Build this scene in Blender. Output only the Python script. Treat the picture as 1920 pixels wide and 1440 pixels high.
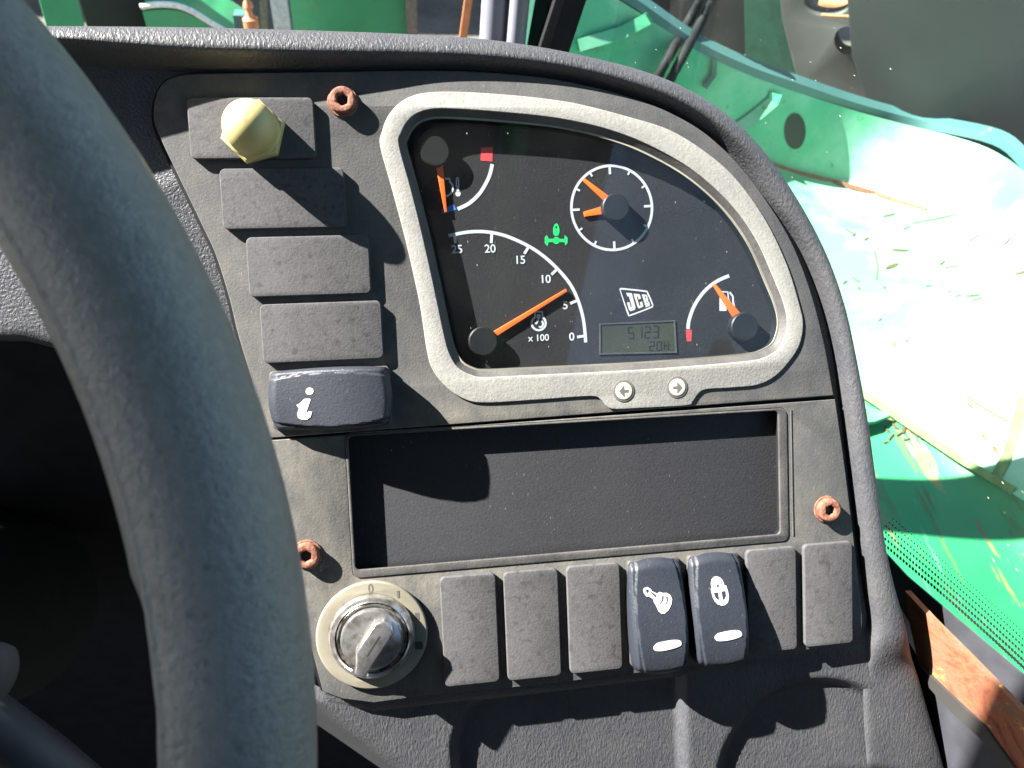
import bpy, bmesh, math, random
import numpy as np
from mathutils import Vector, Matrix
from mathutils.bvhtree import BVHTree
random.seed(7)
for o in list(bpy.data.objects): bpy.data.objects.remove(o)
scene = bpy.context.scene
COL = scene.collection

# ------------------------------------------------------------------ camera
# pose solved from the radio slot (182 x 54 mm) and the switch blanks (46 x 23 mm)
def _rot(w):
    w = np.array(w); t = np.linalg.norm(w); k = w/t
    K = np.array([[0, -k[2], k[1]], [k[2], 0, -k[0]], [-k[1], k[0], 0]])
    return np.eye(3)+math.sin(t)*K+(1-math.cos(t))*K@K
FPX = 1443.0
RC = _rot([0.06840729, -0.14695222, -0.04654912]); TC = np.array([-65.091, 20.834, 305.724])
_c = -RC.T@TC
CP = np.array([_c[0], -_c[1], -_c[2]])            # camera in panel mm (u right, v up, w out)
TILT = math.radians(42)
ORG = Vector((0, 0, 1.76))
M3 = Matrix(((1, 0, 0), (0, math.sin(TILT), -math.cos(TILT)), (0, math.cos(TILT), math.sin(TILT))))
PM = Matrix.Translation(ORG) @ M3.to_4x4()
def W(u, v, w=0): return ORG+M3@Vector((u, v, w))*0.001
CAM = W(*CP)
def pray(px, py):
    d = RC.T@np.array([(px-960)/FPX, (py-720)/FPX, 1.0]); return np.array([d[0], -d[1], -d[2]])
def P(px, py, w=0.0):
    d = pray(px, py); t = (w-CP[2])/d[2]; q = CP+d*t; return (q[0], q[1])
def ray(px, py): return (M3@Vector(pray(px, py))).normalized()
def on_y(px, py, y):      # y, h, x are metres from the camera
    d = ray(px, py); return CAM+d*(y/d.y)
def on_x(px, py, x):
    d = ray(px, py); return CAM+d*(x/d.x)
def on_g(px, py, off=0.0):   # plane of the right side window
    d = ray(px, py); n = Vector((1, .149, 0)); return CAM+d*((n.dot(Vector((.252+off, .15, 0))))/d.dot(n))
def on_h(px, py, h):
    d = ray(px, py); return CAM+d*(h/d.z)
cam_d = bpy.data.cameras.new('camera'); cam = bpy.data.objects.new('camera', cam_d); COL.objects.link(cam)
ax = [M3@Vector((r[0], -r[1], -r[2])) for r in RC]
cam.matrix_world = Matrix(((ax[0].x, -ax[1].x, -ax[2].x, CAM.x), (ax[0].y, -ax[1].y, -ax[2].y, CAM.y), (ax[0].z, -ax[1].z, -ax[2].z, CAM.z), (0, 0, 0, 1)))
cam_d.sensor_width = 36; cam_d.lens = FPX/1920*36; cam_d.clip_start = 0.01; cam_d.clip_end = 400
cam_d.dof.use_dof = True; cam_d.dof.focus_distance = 0.315; cam_d.dof.aperture_fstop = 24
scene.camera = cam
def cam_to_world(x, y, z):   # metres, x right, y down, z forward
    return CAM+ax[0]*x+ax[1]*y+ax[2]*z

# ------------------------------------------------------------------ light
SUN = (M3@Vector((-2.3, 2.12, 1.0))).normalized()
wd = bpy.data.worlds.new('World'); scene.world = wd; wd.use_nodes = True
nt = wd.node_tree; bg = nt.nodes['Background']
sky = nt.nodes.new('ShaderNodeTexSky'); sky.sky_type = 'NISHITA'; sky.sun_disc = False
sky.sun_elevation = math.asin(SUN.z); sky.sun_rotation = math.atan2(SUN.x, SUN.y)
nt.links.new(sky.outputs[0], bg.inputs[0]); bg.inputs[1].default_value = 0.05
sd = bpy.data.lights.new('sun', 'SUN'); sd.energy = 5.0; sd.angle = math.radians(0.5); sd.color = (1, 0.97, 0.93)
so = bpy.data.objects.new('sun', sd); COL.objects.link(so); so.rotation_euler = SUN.to_track_quat('Z', 'Y').to_euler()
so.location = CAM+SUN*8
scene.view_settings.view_transform = 'Standard'; scene.view_settings.look = 'None'
scene.view_settings.exposure = 3.0; scene.view_settings.gamma = 1; scene.view_settings.use_curve_mapping = False

# ------------------------------------------------------------------ materials
class NB:
    def __init__(s, name):
        s.m = bpy.data.materials.new(name); s.m.use_nodes = True; s.t = s.m.node_tree; s.b = s.t.nodes['Principled BSDF']; s._c = None
    def n(s, typ, **k):
        x = s.t.nodes.new('ShaderNode'+typ)
        for a, v in k.items():
            if a.startswith('i_'): x.inputs[a[2:].replace('_', ' ')].default_value = v
            else: setattr(x, a, v)
        return x
    def l(s, a, b): s.t.links.new(a, b)
    def co(s):
        if s._c is None:
            tc = s.n('TexCoord'); oi = s.n('ObjectInfo'); ad = s.n('VectorMath', operation='ADD')
            mu = s.n('VectorMath', operation='SCALE'); cb = s.n('CombineXYZ')
            for i in range(3): s.l(oi.outputs['Random'], cb.inputs[i])
            s.l(cb.outputs[0], mu.inputs[0]); mu.inputs['Scale'].default_value = 7.3
            s.l(tc.outputs['Object'], ad.inputs[0]); s.l(mu.outputs[0], ad.inputs[1]); s._c = ad.outputs[0]
        return s._c
    def noise(s, scale, detail=3, rough=.55, stretch=None, rotz=0, dist=0):
        v = s.co()
        if stretch or rotz:
            mp = s.n('Mapping'); s.l(v, mp.inputs[0]); mp.inputs['Rotation'].default_value = (0, 0, rotz)
            mp.inputs['Scale'].default_value = stretch or (1, 1, 1); v = mp.outputs[0]
        x = s.n('TexNoise'); s.l(v, x.inputs['Vector']); x.inputs['Scale'].default_value = scale
        x.inputs['Detail'].default_value = detail; x.inputs['Roughness'].default_value = rough; x.inputs['Distortion'].default_value = dist
        return x.outputs['Fac']
    def voro(s, scale, stretch=None, rotz=0, feature='F1'):
        v = s.co()
        if stretch or rotz:
            mp = s.n('Mapping'); s.l(v, mp.inputs[0]); mp.inputs['Rotation'].default_value = (0, 0, rotz)
            mp.inputs['Scale'].default_value = stretch or (1, 1, 1); v = mp.outputs[0]
        x = s.n('TexVoronoi', feature=feature); s.l(v, x.inputs['Vector']); x.inputs['Scale'].default_value = scale
        return x
    def ramp(s, fac, a, b, ca=(0, 0, 0, 1), cb=(1, 1, 1, 1)):
        r = s.n('ValToRGB'); r.color_ramp.elements[0].position = a; r.color_ramp.elements[1].position = b
        r.color_ramp.elements[0].color = ca; r.color_ramp.elements[1].color = cb; s.l(fac, r.inputs[0]); return r.outputs[0]
    def mix(s, fac, a, b):
        x = s.n('Mix', data_type='RGBA')
        for sock, val in ((x.inputs[0], fac), (x.inputs[6], a), (x.inputs[7], b)):
            if isinstance(val, (int, float)): sock.default_value = val
            elif isinstance(val, tuple): sock.default_value = (*val[:3], 1)
            else: s.l(val, sock)
        return x.outputs[2]
    def mul(s, a, b):
        x = s.n('Math', operation='MULTIPLY')
        for i, v in enumerate((a, b)):
            if isinstance(v, (int, float)): x.inputs[i].default_value = v
            else: s.l(v, x.inputs[i])
        return x.outputs[0]
    def bump(s, h, strength=.3, dist=.001):
        b = s.n('Bump'); b.inputs['Strength'].default_value = strength; b.inputs['Distance'].default_value = dist
        s.l(h, b.inputs['Height']); s.l(b.outputs[0], s.b.inputs['Normal'])
    def color(s, c):
        if isinstance(c, tuple): s.b.inputs['Base Color'].default_value = (*c[:3], 1)
        else: s.l(c, s.b.inputs['Base Color'])
    def set(s, rough=None, metal=None, spec=None, **k):
        if rough is not None:
            if isinstance(rough, (int, float)): s.b.inputs['Roughness'].default_value = rough
            else: s.l(rough, s.b.inputs['Roughness'])
        if metal is not None: s.b.inputs['Metallic'].default_value = metal
        if spec is not None: s.b.inputs['Specular IOR Level'].default_value = spec
    def specks(s, scale=1250, stretch=(1, .3, 1), rotz=.12, keep=.12, size=.26):
        """short pale dust dashes: mask 0..1"""
        v = s.voro(scale, stretch, rotz)
        d = s.ramp(v.outputs['Distance'], size*.6, size, (1, 1, 1, 1), (0, 0, 0, 1))
        sep = s.n('SeparateColor'); s.l(v.outputs['Color'], sep.inputs[0])
        k = s.ramp(sep.outputs[0], keep, keep+.02, (1, 1, 1, 1), (0, 0, 0, 1))
        return s.mul(d, k)
MAT = {}
def simple(name, c, rough=.5, metal=0, spec=.5, var=.25, scale=60):
    b = NB(name); n = b.noise(scale, 4)
    b.color(b.mix(b.ramp(n, .3, .75), tuple(x*(1-var) for x in c), tuple(min(1, x*(1+var)) for x in c)))
    b.set(rough, metal, spec); MAT[name] = b.m; return b

def dusty(name, c, dustc, rough, blot=35, specks=True, grain=None, keep=.1, dustamt=.5, spots=0, bands=None, spec=.35):
    b = NB(name)
    n1 = b.ramp(b.noise(blot, 7, .66), .38, .72)
    n2 = b.ramp(b.noise(900, 3, .6, (1, .55, 1), .12), .3, .8)
    n3 = b.ramp(b.noise(340, 5, .7, (1, .5, 1), .12), .45, .75)
    col = b.mix(b.mul(n1, dustamt), c, dustc)
    col = b.mix(b.mul(n2, .55), col, tuple(min(1, x*1.9) for x in c)); col = b.mix(b.mul(n3, .35), col, dustc)
    if bands:      # settled dirt along the ledges: amount over v (metres), fading to the right
        tc = b.n('TexCoord'); sx = b.n('SeparateXYZ'); b.l(tc.outputs['Object'], sx.inputs[0])
        mr = b.n('MapRange'); b.l(sx.outputs[1], mr.inputs[0]); mr.inputs[1].default_value = -.11; mr.inputs[2].default_value = .15
        cr = b.n('ValToRGB'); b.l(mr.outputs[0], cr.inputs[0]); el = cr.color_ramp.elements
        for k, (v_, am) in enumerate(bands):
            x = el[k] if k < 2 else el.new(.5); x.position = (v_+.11)/.26; x.color = (am, am, am, 1)
        mu = b.n('MapRange'); b.l(sx.outputs[0], mu.inputs[0]); mu.inputs[1].default_value = -.06; mu.inputs[2].default_value = .2; mu.inputs[3].default_value = 1; mu.inputs[4].default_value = .35
        m = b.mul(b.mul(cr.outputs[0], mu.outputs[0]), b.ramp(b.noise(120, 7, .7, (1, .6, 1)), .25, .7)); col = b.mix(m, col, (.165, .15, .118))
    if spots:
        d = b.ramp(b.noise(360, 1, .3), .58, .78); d2 = b.ramp(b.noise(130, 4, .6), .5, .8)
        col = b.mix(b.mul(d, spots), col, tuple(x*.5 for x in c)); col = b.mix(b.mul(d2, spots*.6), col, tuple(x*.55 for x in c))
    if specks: col = b.mix(b.mul(b.specks(keep=keep), .5), col, (.16, .155, .145))
    b.color(col); b.set(rough, 0, spec)
    if grain:
        g = b.noise(grain[0], 3, .6, grain[2] if len(grain) > 2 else None, grain[3] if len(grain) > 3 else 0); b.bump(g, grain[1], .0006)
    else:
        b.bump(b.noise(1000, 4, .65), .38, .0004)
    MAT[name] = b.m; return b
FB = ((-.108, .35), (.145, .25), (-.075, .35), (-.0625, .95), (-.055, .9), (-.03, .5), (-.004, .75), (.006, .9), (.016, .4), (.05, .3))
dusty('fascia_plastic', (.030, .032, .035), (.078, .075, .069), .62, 16, True, None, .02, .75, 0, FB, .16)
dusty('grain_plastic', (.030, .031, .035), (.07, .067, .061), .45, 30, True, (1000, .8, (1, .45, 1), .15), .015, .5)
dusty('base_plastic', (.030, .031, .036), (.065, .065, .063), .45, 30, True, (900, .8), .01, .5)
dusty('blank_plastic', (.048, .0465, .047), (.078, .075, .074), .7, 45, False, None, .05, .6, .55, None, .1)
dusty('slot_plastic', (.019, .019, .021), (.030, .030, .030), .65, 18, True, None, .008, .6, 0, None, .16)
dusty('silver_film', (.15, .146, .134), (.215, .204, .178), .8, 70, True, None, .012, .6, 0, None, .2)
dusty('wall_plastic', (.028, .027, .027), (.085, .08, .068), .6, 60, True, None, .03, .8)
dusty('dial_black', (.011, .011, .013), (.016, .016, .018), .75, 20, True, None, .004, .4, 0, None, .2)
dusty('rocker_plastic', (.011, .013, .018), (.020, .022, .026), .5, 40, True, None, .008, .5)
simple('print_white', (.36, .38, .42), .6, var=.06)
simple('icon_white', (.36, .355, .34), .5, var=.05)
simple('needle_orange', (.85, .11, .012), .5, var=.08)
simple('mark_red', (.55, .035, .04), .6, var=.1)
simple('mark_blue', (.02, .13, .42), .6, var=.1)
simple('hub_black', (.006, .007, .008), .5, spec=.3, var=.2)
simple('lcd_green', (.030, .034, .020), .3, var=.15)
simple('lcd_segment', (.006, .008, .006), .5, var=.1)
simple('cream_plastic', (.17, .155, .115), .5, var=.14, scale=120)
simple('mark_black', (.02, .02, .02), .6)
simple('mark_grey', (.075, .068, .058), .6)
simple('button_white', (.36, .345, .30), .5, var=.05)
simple('cap_yellow', (.40, .335, .135), .45, var=.1, scale=150)
simple('edge_clear', (.20, .19, .15), .35, var=.2)
simple('rubber_black', (.010, .010, .011), .7, spec=.15)
simple('hub_matt', (.012, .012, .013), .9, spec=.1)
simple('pillar_grey', (.16, .16, .19), .45, var=.1)
simple('dark_green', (.006, .05, .03), .5)
simple('floor_rubber', (.012, .012, .012), .8)
simple('shade_lining', (.05, .05, .052), .9)
simple('dark_steel', (.032, .03, .028), .6, var=.35, scale=8)
simple('black_steel', (.005, .006, .007), .7, var=.4, scale=8)
simple('brass', (.5, .2, .09), .4, .3)
simple('weld_green', (.10, .16, .05), .8, var=.4, scale=50)
simple('pale_post', (.6, .62, .55), .6)
simple('wood', (.16, .13, .1), .8, var=.4)
simple('leaf_dry', (.05, .042, .014), .7, var=.3, scale=300)
simple('shed_dark', (.015, .015, .017), .9, var=.5, scale=3)
simple('trim_grey', (.03, .031, .036), .55, var=.35, scale=60)
b = NB('lamp_green'); b.color((.01, .35, .08)); b.b.inputs['Emission Color'].default_value = (0, 1, .25, 1); b.b.inputs['Emission Strength'].default_value = .05; MAT['lamp_green'] = b.m
b = NB('chrome'); b.color(b.mix(b.ramp(b.noise(300, 5), .45, .7), (.6, .58, .56), (.3, .27, .22))); b.set(.24, .9); b.bump(b.noise(800, 3), .15, .0004); MAT['chrome'] = b.m
b = NB('chrome_worn'); b.color(b.mix(b.ramp(b.noise(260, 5), .45, .6), (.35, .33, .31), (.04, .035, .03))); b.set(.35, .8); b.bump(b.noise(700, 3), .3, .0005); MAT['chrome_worn'] = b.m
b = NB('rust_screw'); b.color(b.mix(b.ramp(b.noise(380, 5), .35, .68), (.085, .028, .014), (.25, .10, .06))); b.set(.8, .1); b.bump(b.noise(900, 4), .6, .0006); MAT['rust_screw'] = b.m
b = NB('rim_rubber')
c = b.mix(b.ramp(b.noise(14, 4, .5), .3, .75), (.115, .116, .102), (.195, .192, .175))
c = b.mix(b.mul(b.ramp(b.noise(420, 5, .7), .45, .7), .4), c, (.27, .26, .245)); c = b.mix(b.mul(b.ramp(b.noise(260, 4, .6), .58, .7), .5), c, (.07, .068, .064))
v = b.voro(420); d = b.ramp(v.outputs['Distance'], .1, .34, (1, 1, 1, 1), (0, 0, 0, 1)); sep = b.n('SeparateColor'); b.l(v.outputs['Color'], sep.inputs[0])
c = b.mix(b.mul(b.mul(d, b.ramp(sep.outputs[0], .14, .16, (1, 1, 1, 1), (0, 0, 0, 1))), .6), c, (.07, .07, .07))
b.color(c); b.set(b.ramp(b.noise(30, 4), .3, .7, (.26, .26, .26, 1), (.42, .42, .42, 1)), 0, .8); b.bump(b.noise(620, 5, .7), .7, .0008); MAT['rim_rubber'] = b.m
b = NB('rust_sill')
n = b.noise(55, 8, .72, (1, .6, .8), .6, 1.6)
r = b.n('ValToRGB'); b.l(n, r.inputs[0]); e = r.color_ramp.elements; e[0].position = .34; e[0].color = (.075, .026, .016, 1); e[1].position = .645; e[1].color = (.44, .27, .07, 1)
for p_, c_ in ((.42, (.15, .045, .022, 1)), (.50, (.21, .068, .03, 1)), (.55, (.11, .065, .045, 1)), (.60, (.24, .09, .03, 1))):
    x = e.new(p_); x.color = c_
b.color(r.outputs[0]); b.set(.85, 0, .3); b.bump(b.noise(160, 6), .5, .002); MAT['rust_sill'] = b.m
def paint(name, c, fade, rustamt=.62, streak=(1, 1, 1), rotz=0, fadelo=.35, glare_tint=None, scratch=False):
    b = NB(name)
    col = b.mix(b.ramp(b.noise(3.2, 6, .6), fadelo, .72), c, fade)
    col = b.mix(b.mul(b.ramp(b.noise(26, 7, .7), .5, .75), .35), col, tuple(x*.8 for x in c))
    if glare_tint:
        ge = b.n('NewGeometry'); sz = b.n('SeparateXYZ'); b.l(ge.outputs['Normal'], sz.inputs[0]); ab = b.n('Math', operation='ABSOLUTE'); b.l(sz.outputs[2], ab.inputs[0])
        col = b.mix(b.mul(b.ramp(ab.outputs[0], .3, .62), b.ramp(b.noise(5, 5), .2, .7, (.55, .55, .55, 1), (1, 1, 1, 1))), col, glare_tint)  # sun glare put into the colour: up-facing paint turns paler
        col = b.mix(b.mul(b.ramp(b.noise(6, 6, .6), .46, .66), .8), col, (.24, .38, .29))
        sc2 = b.ramp(b.noise(30, 6, .7, (1, .14, 1), .9), .62, .65); col = b.mix(b.mul(sc2, .7), col, (.07, .12, .05))
        sc3 = b.ramp(b.noise(55, 5, .7, (1, .3, 1), -.5), .66, .69); col = b.mix(b.mul(sc3, .8), col, (.06, .055, .02))
    if scratch:
        for rz_, sc_2, th, cc, am in ((.95, 42, .60, (.07, .085, .035), .75), (1.15, 60, .63, (.16, .09, .04), .8), (.8, 24, .62, (.05, .10, .045), .6), (1.3, 90, .64, (.10, .26, .14), .6)):
            col = b.mix(b.mul(b.ramp(b.noise(sc_2, 5, .6, (1, .05, 1), rz_), th, th+.03), am), col, cc)
    rs = b.ramp(b.noise(15, 8, .72, streak, rotz), rustamt, rustamt+.05)
    col = b.mix(rs, col, b.mix(b.ramp(b.noise(90, 4), .35, .65), (.20, .075, .03), (.36, .22, .09)))
    b.color(col); b.set(.5, 0, .5); b.bump(b.noise(40, 5), .12, .003); MAT[name] = b.m; return b
paint('green_paint', (.03, .25, .135), (.07, .34, .20), .66, glare_tint=(.105, .29, .14))
paint('green_deck', (.012, .15, .055), (.03, .22, .09), .63, (1.1, .12, 1), 0.55, scratch=True)
paint('green_far', (.02, .22, .08), (.04, .28, .12), .575, (1, 1, .35))
paint('edge_blue', (.03, .09, .085), (.05, .12, .115), .64)
b = NB('ground_dirt'); b.color(b.mix(b.ramp(b.noise(2, 8, .7), .35, .7), (.05, .045, .035), (.12, .11, .085))); b.set(.95); b.bump(b.noise(20, 6), .5, .03); MAT['ground_dirt'] = b.m
def glass(name, tint, base, dustf, edge=.3):
    b = NB(name); t = b.t; out = t.nodes['Material Output']
    tr = b.n('BsdfTransparent'); tr.inputs[0].default_value = (*tint, 1)
    gl = b.n('BsdfGlossy'); gl.inputs['Roughness'].default_value = .03
    lw = b.n('LayerWeight'); pw = b.n('Math', operation='POWER'); b.l(lw.outputs['Facing'], pw.inputs[0]); pw.inputs[1].default_value = 4
    ml = b.n('Math', operation='MULTIPLY_ADD'); b.l(pw.outputs[0], ml.inputs[0]); ml.inputs[1].default_value = edge; ml.inputs[2].default_value = base
    m1 = b.n('MixShader'); b.l(ml.outputs[0], m1.inputs[0]); b.l(tr.outputs[0], m1.inputs[1]); b.l(gl.outputs[0], m1.inputs[2])
    df = b.n('BsdfDiffuse'); df.inputs[0].default_value = (.5, .49, .46, 1)
    sp = b.mul(b.specks(keep=dustf[1], scale=dustf[2], size=.16), .6)
    ad = b.n('Math', operation='ADD'); b.l(b.mul(b.ramp(b.noise(40, 5), .3, .8), dustf[0]), ad.inputs[0]); b.l(sp, ad.inputs[1])
    m2 = b.n('MixShader'); b.l(ad.outputs[0], m2.inputs[0]); b.l(m1.outputs[0], m2.inputs[1]); b.l(df.outputs[0], m2.inputs[2])
    b.l(m2.outputs[0], out.inputs[0]); MAT[name] = b.m
glass('lens_clear', (.97, .98, .97), .035, (.006, .004, 1100))
glass('window_glass', (.90, .97, .94), .008, (.002, .006, 600))

# ------------------------------------------------------------------ mesh helpers
def sst(x): x = min(1, max(0, x)); return x*x*(3-2*x)
def link(name, me, mat=None, parent=None):
    o = bpy.data.objects.new(name, me); COL.objects.link(o)
    if mat: me.materials.clear(); me.materials.append(MAT[mat])
    if parent is not None: o.parent = parent
    return o
def mesh_from(verts, faces, smooth=True, ang=40):
    me = bpy.data.meshes.new('m'); me.from_pydata([tuple(v) for v in verts], [], faces); me.validate()
    bm = bmesh.new(); bm.from_mesh(me); bmesh.ops.recalc_face_normals(bm, faces=bm.faces); bm.to_mesh(me); bm.free()
    if smooth:
        me.shade_smooth(); me.set_sharp_from_angle(angle=math.radians(ang))
    return me
def thing(name, label, cat, at=(0, 0, 0), group=None, world=None):
    o = bpy.data.objects.new(name, None); COL.objects.link(o); o.empty_display_size = .01
    o.matrix_world = (Matrix.Translation(world) if world is not None else Matrix.Translation(W(*at)) @ M3.to_4x4())
    o['label'] = label; o['category'] = cat
    if group: o['group'] = group
    return o
def tag(o, label, cat, group=None):
    o['label'] = label; o['category'] = cat
    if group: o['group'] = group
    return o
def cat_rom(pts, n=8, closed=True):
    p = [np.array(q, float) for q in pts]; N = len(p); out = []
    for i in range(N if closed else N-1):
        if closed: a, b_, c_, d = p[(i-1) % N], p[i], p[(i+1) % N], p[(i+2) % N]
        else: a, b_, c_, d = p[max(i-1, 0)], p[i], p[i+1], p[min(i+2, N-1)]
        for k in range(n):
            t = k/n
            out.append(.5*((2*b_)+(-a+c_)*t+(2*a-5*b_+4*c_-d)*t*t+(-a+3*b_-3*c_+d)*t**3))
    if not closed: out.append(p[-1])
    return [tuple(q) for q in out]
def rrect(u0, v0, w, h, r, n=6):
    """u0,v0 = top-left, extends right and down"""
    o = []
    for cx, cy, a0 in ((u0+w-r, v0-r, 0), (u0+r, v0-r, 90), (u0+r, v0-h+r, 180), (u0+w-r, v0-h+r, 270)):
        for k in range(n+1):
            a = math.radians(a0+90*k/n); o.append((cx+r*math.cos(a), cy+r*math.sin(a)))
    return o
def circ(cx, cy, r, n=40, a0=0): return [(cx+r*math.cos(a0+2*math.pi*k/n), cy+r*math.sin(a0+2*math.pi*k/n)) for k in range(n)]
def pxs(pts, w): return [P(x, y, w) for x, y in pts]
def plate_mesh(loops, w0, w1, bevel=0, at=(0, 0, 0), res=2):
    """filled outline with holes, extruded w0..w1; mm in, metres out, relative to at"""
    cu = bpy.data.curves.new('c', 'CURVE'); cu.dimensions = '2D'; cu.fill_mode = 'BOTH'
    for lp in loops:
        s = cu.splines.new('POLY'); s.points.add(len(lp)-1); s.use_cyclic_u = True
        for q, pt in zip(s.points, lp): q.co = (pt[0]-at[0], pt[1]-at[1], 0, 1)
    cu.extrude = max((w1-w0)/2-bevel, 0); cu.bevel_depth = bevel; cu.bevel_resolution = res; cu.offset = -bevel
    o = bpy.data.objects.new('t', cu); COL.objects.link(o)
    me = bpy.data.meshes.new_from_object(o.evaluated_get(bpy.context.evaluated_depsgraph_get()))
    bpy.data.objects.remove(o); bpy.data.curves.remove(cu)
    mid = (w0+w1)/2-at[2]
    me.transform(Matrix.Scale(.001, 4) @ Matrix.Translation((0, 0, mid)))
    bm = bmesh.new(); bm.from_mesh(me); bmesh.ops.remove_doubles(bm, verts=bm.verts, dist=2e-6); bm.to_mesh(me); bm.free()
    me.shade_smooth(); me.set_sharp_from_angle(angle=math.radians(35))
    return me
def plate(name, loops, w0, w1, mat, parent, bevel=0, at=(0, 0, 0)):
    return link(name, plate_mesh(loops, w0, w1, bevel, at), mat, parent)
def text(name, s, size, cx, cy, w, mat, parent, at=(0, 0, 0), bold=.0, rot=0, shear=0, sx=1):
    cu = bpy.data.curves.new('f', 'FONT'); cu.body = s; cu.size = size; cu.align_x = 'CENTER'; cu.align_y = 'CENTER'; cu.extrude = .06; cu.offset = bold; cu.shear = shear
    o = bpy.data.objects.new('t', cu); COL.objects.link(o)
    me = bpy.data.meshes.new_from_object(o.evaluated_get(bpy.context.evaluated_depsgraph_get())); bpy.data.objects.remove(o)
    me.transform(Matrix.Scale(.001, 4) @ Matrix.Translation((cx-at[0], cy-at[1], w-at[2])) @ Matrix.Rotation(rot, 4, 'Z') @ Matrix.Diagonal((sx, 1, 1, 1)))
    return link(name, me, mat, parent)
def stroke(pts, wd, closed=False):
    """ribbon outline around an open polyline (mm)"""
    p = [np.array(q) for q in pts]; L = []; R_ = []
    wds = wd if isinstance(wd, (list, tuple)) else [wd]*len(p)
    for i in range(len(p)):
        t = p[min(i+1, len(p)-1)]-p[max(i-1, 0)]; t = t/np.linalg.norm(t); n = np.array([-t[1], t[0]])
        L.append(tuple(p[i]+n*wds[i]/2)); R_.append(tuple(p[i]-n*wds[i]/2))
    return L+R_[::-1]
def lathe(prof, n=48, at=(0, 0, 0), c=(0, 0)):
    """prof [(r,w)] mm around +w; metres relative to at"""
    V = []; F = []
    for r, w in prof:
        for k in range(n):
            a = 2*math.pi*k/n; V.append(((c[0]+r*math.cos(a)-at[0])*.001, (c[1]+r*math.sin(a)-at[1])*.001, (w-at[2])*.001))
    for i in range(len(prof)-1):
        for k in range(n): F.append((i*n+k, i*n+(k+1) % n, (i+1)*n+(k+1) % n, (i+1)*n+k))
    if prof[-1][0] > .01: F.append(tuple(range((len(prof)-1)*n, len(prof)*n)))
    return mesh_from(V, F)
def tube(pts, r, n=10, caps=True):
    """world-space points -> tube mesh"""
    V = []; F = []; up = Vector((0.13, .21, .97))
    for i, p in enumerate(pts):
        t = (Vector(pts[min(i+1, len(pts)-1)])-Vector(pts[max(i-1, 0)])).normalized()
        a = t.cross(up).normalized(); b_ = t.cross(a)
        rr = r[i] if isinstance(r, (list, tuple)) else r
        for k in range(n):
            an = 2*math.pi*k/n; V.append(Vector(p)+(a*math.cos(an)+b_*math.sin(an))*rr)
    for i in range(len(pts)-1):
        for k in range(n): F.append((i*n+k, i*n+(k+1) % n, (i+1)*n+(k+1) % n, (i+1)*n+k))
    if caps: F.append(tuple(range(n))[::-1]); F.append(tuple(range(len(V)-n, len(V))))
    return mesh_from(V, F)
def prism(poly, depth):
    """world polygon extruded by vector depth"""
    n = len(poly); V = [Vector(p) for p in poly]+[Vector(p)+depth for p in poly]
    F = [tuple(range(n)), tuple(range(n, 2*n))[::-1]]+[(i, (i+1) % n, n+(i+1) % n, n+i) for i in range(n)]
    return mesh_from(V, F, False)
def solid(name, me, mat, label=None, cat=None, parent=None, group=None):
    """mesh in world coordinates; move origin to its base centre"""
    co = [v.co for v in me.vertices]
    if parent is None:
        c = Vector((sum(v.x for v in co)/len(co), sum(v.y for v in co)/len(co), min(v.z for v in co)))
        me.transform(Matrix.Translation(-c)); o = link(name, me, mat); o.location = c
    else:
        me.transform(parent.matrix_world.inverted()); o = link(name, me, mat, parent)
    if label: tag(o, label, cat, group)
    return o
def box(x0, x1, y0, y1, z0, z1):
    return prism([(x0, y0, z0), (x1, y0, z0), (x1, y1, z0), (x0, y1, z0)], Vector((0, 0, z1-z0)))

# ------------------------------------------------------------------ ground and cab shell
g = solid('ground', mesh_from([(-60, -60, 0), (60, -60, 0), (60, 60, 0), (-60, 60, 0)], [(0, 1, 2, 3)], False), 'ground_dirt'); g['kind'] = 'structure'
fl = solid('cab_floor', box(-.95, .245, -.75, .55, .85, .9), 'floor_rubber'); fl['kind'] = 'structure'

# ------------------------------------------------------------------ dashboard
dash = thing('dashboard', 'black grained plastic dashboard with flat fascia holding switches and gauges', 'dashboard', (0, 0, -40))
DAT = (0, 0, -40)
# fascia outline in pixels
FA_L = [(605, 1296), (575, 1180), (545, 1050), (517, 900), (480, 740), (447, 630), (430, 560), (405, 480), (380, 425), (340, 342), (302, 262), (288, 222)]
FA_T = [(292, 180), (310, 152), (345, 140), (420, 137), (640, 134), (760, 132), (890, 134), (1010, 144), (1100, 160), (1180, 181), (1250, 208), (1320, 248), (1385, 308), (1440, 380), (1485, 455), (1520, 545), (1545, 640), (1563, 738)]
FA_R = [(1581, 850), (1598, 985), (1612, 1110), (1617, 1165), (1612, 1188), (1596, 1200)]
FA_B = [(1560, 1212), (1300, 1250), (1000, 1286), (800, 1305), (700, 1318), (640, 1310)]
seam_l, seam_r = (501, 822), (1565, 745)
up = cat_rom([seam_l]+FA_L[4:]+FA_T, 6, False)+[(1564.5, 742)]
up_px = up
lo_px = [(503, 826), (1566, 749)]+FA_R+FA_B+FA_L[:4]
SL_IN = [(655, 820), (1458, 768), (1463, 1000), (665, 1070)]
slot_in = rrect(0, 0, 182, 54.2, 2.0); slot_out = rrect(-1.2, 1.0, 187.2, 58.6, 3.0)
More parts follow.
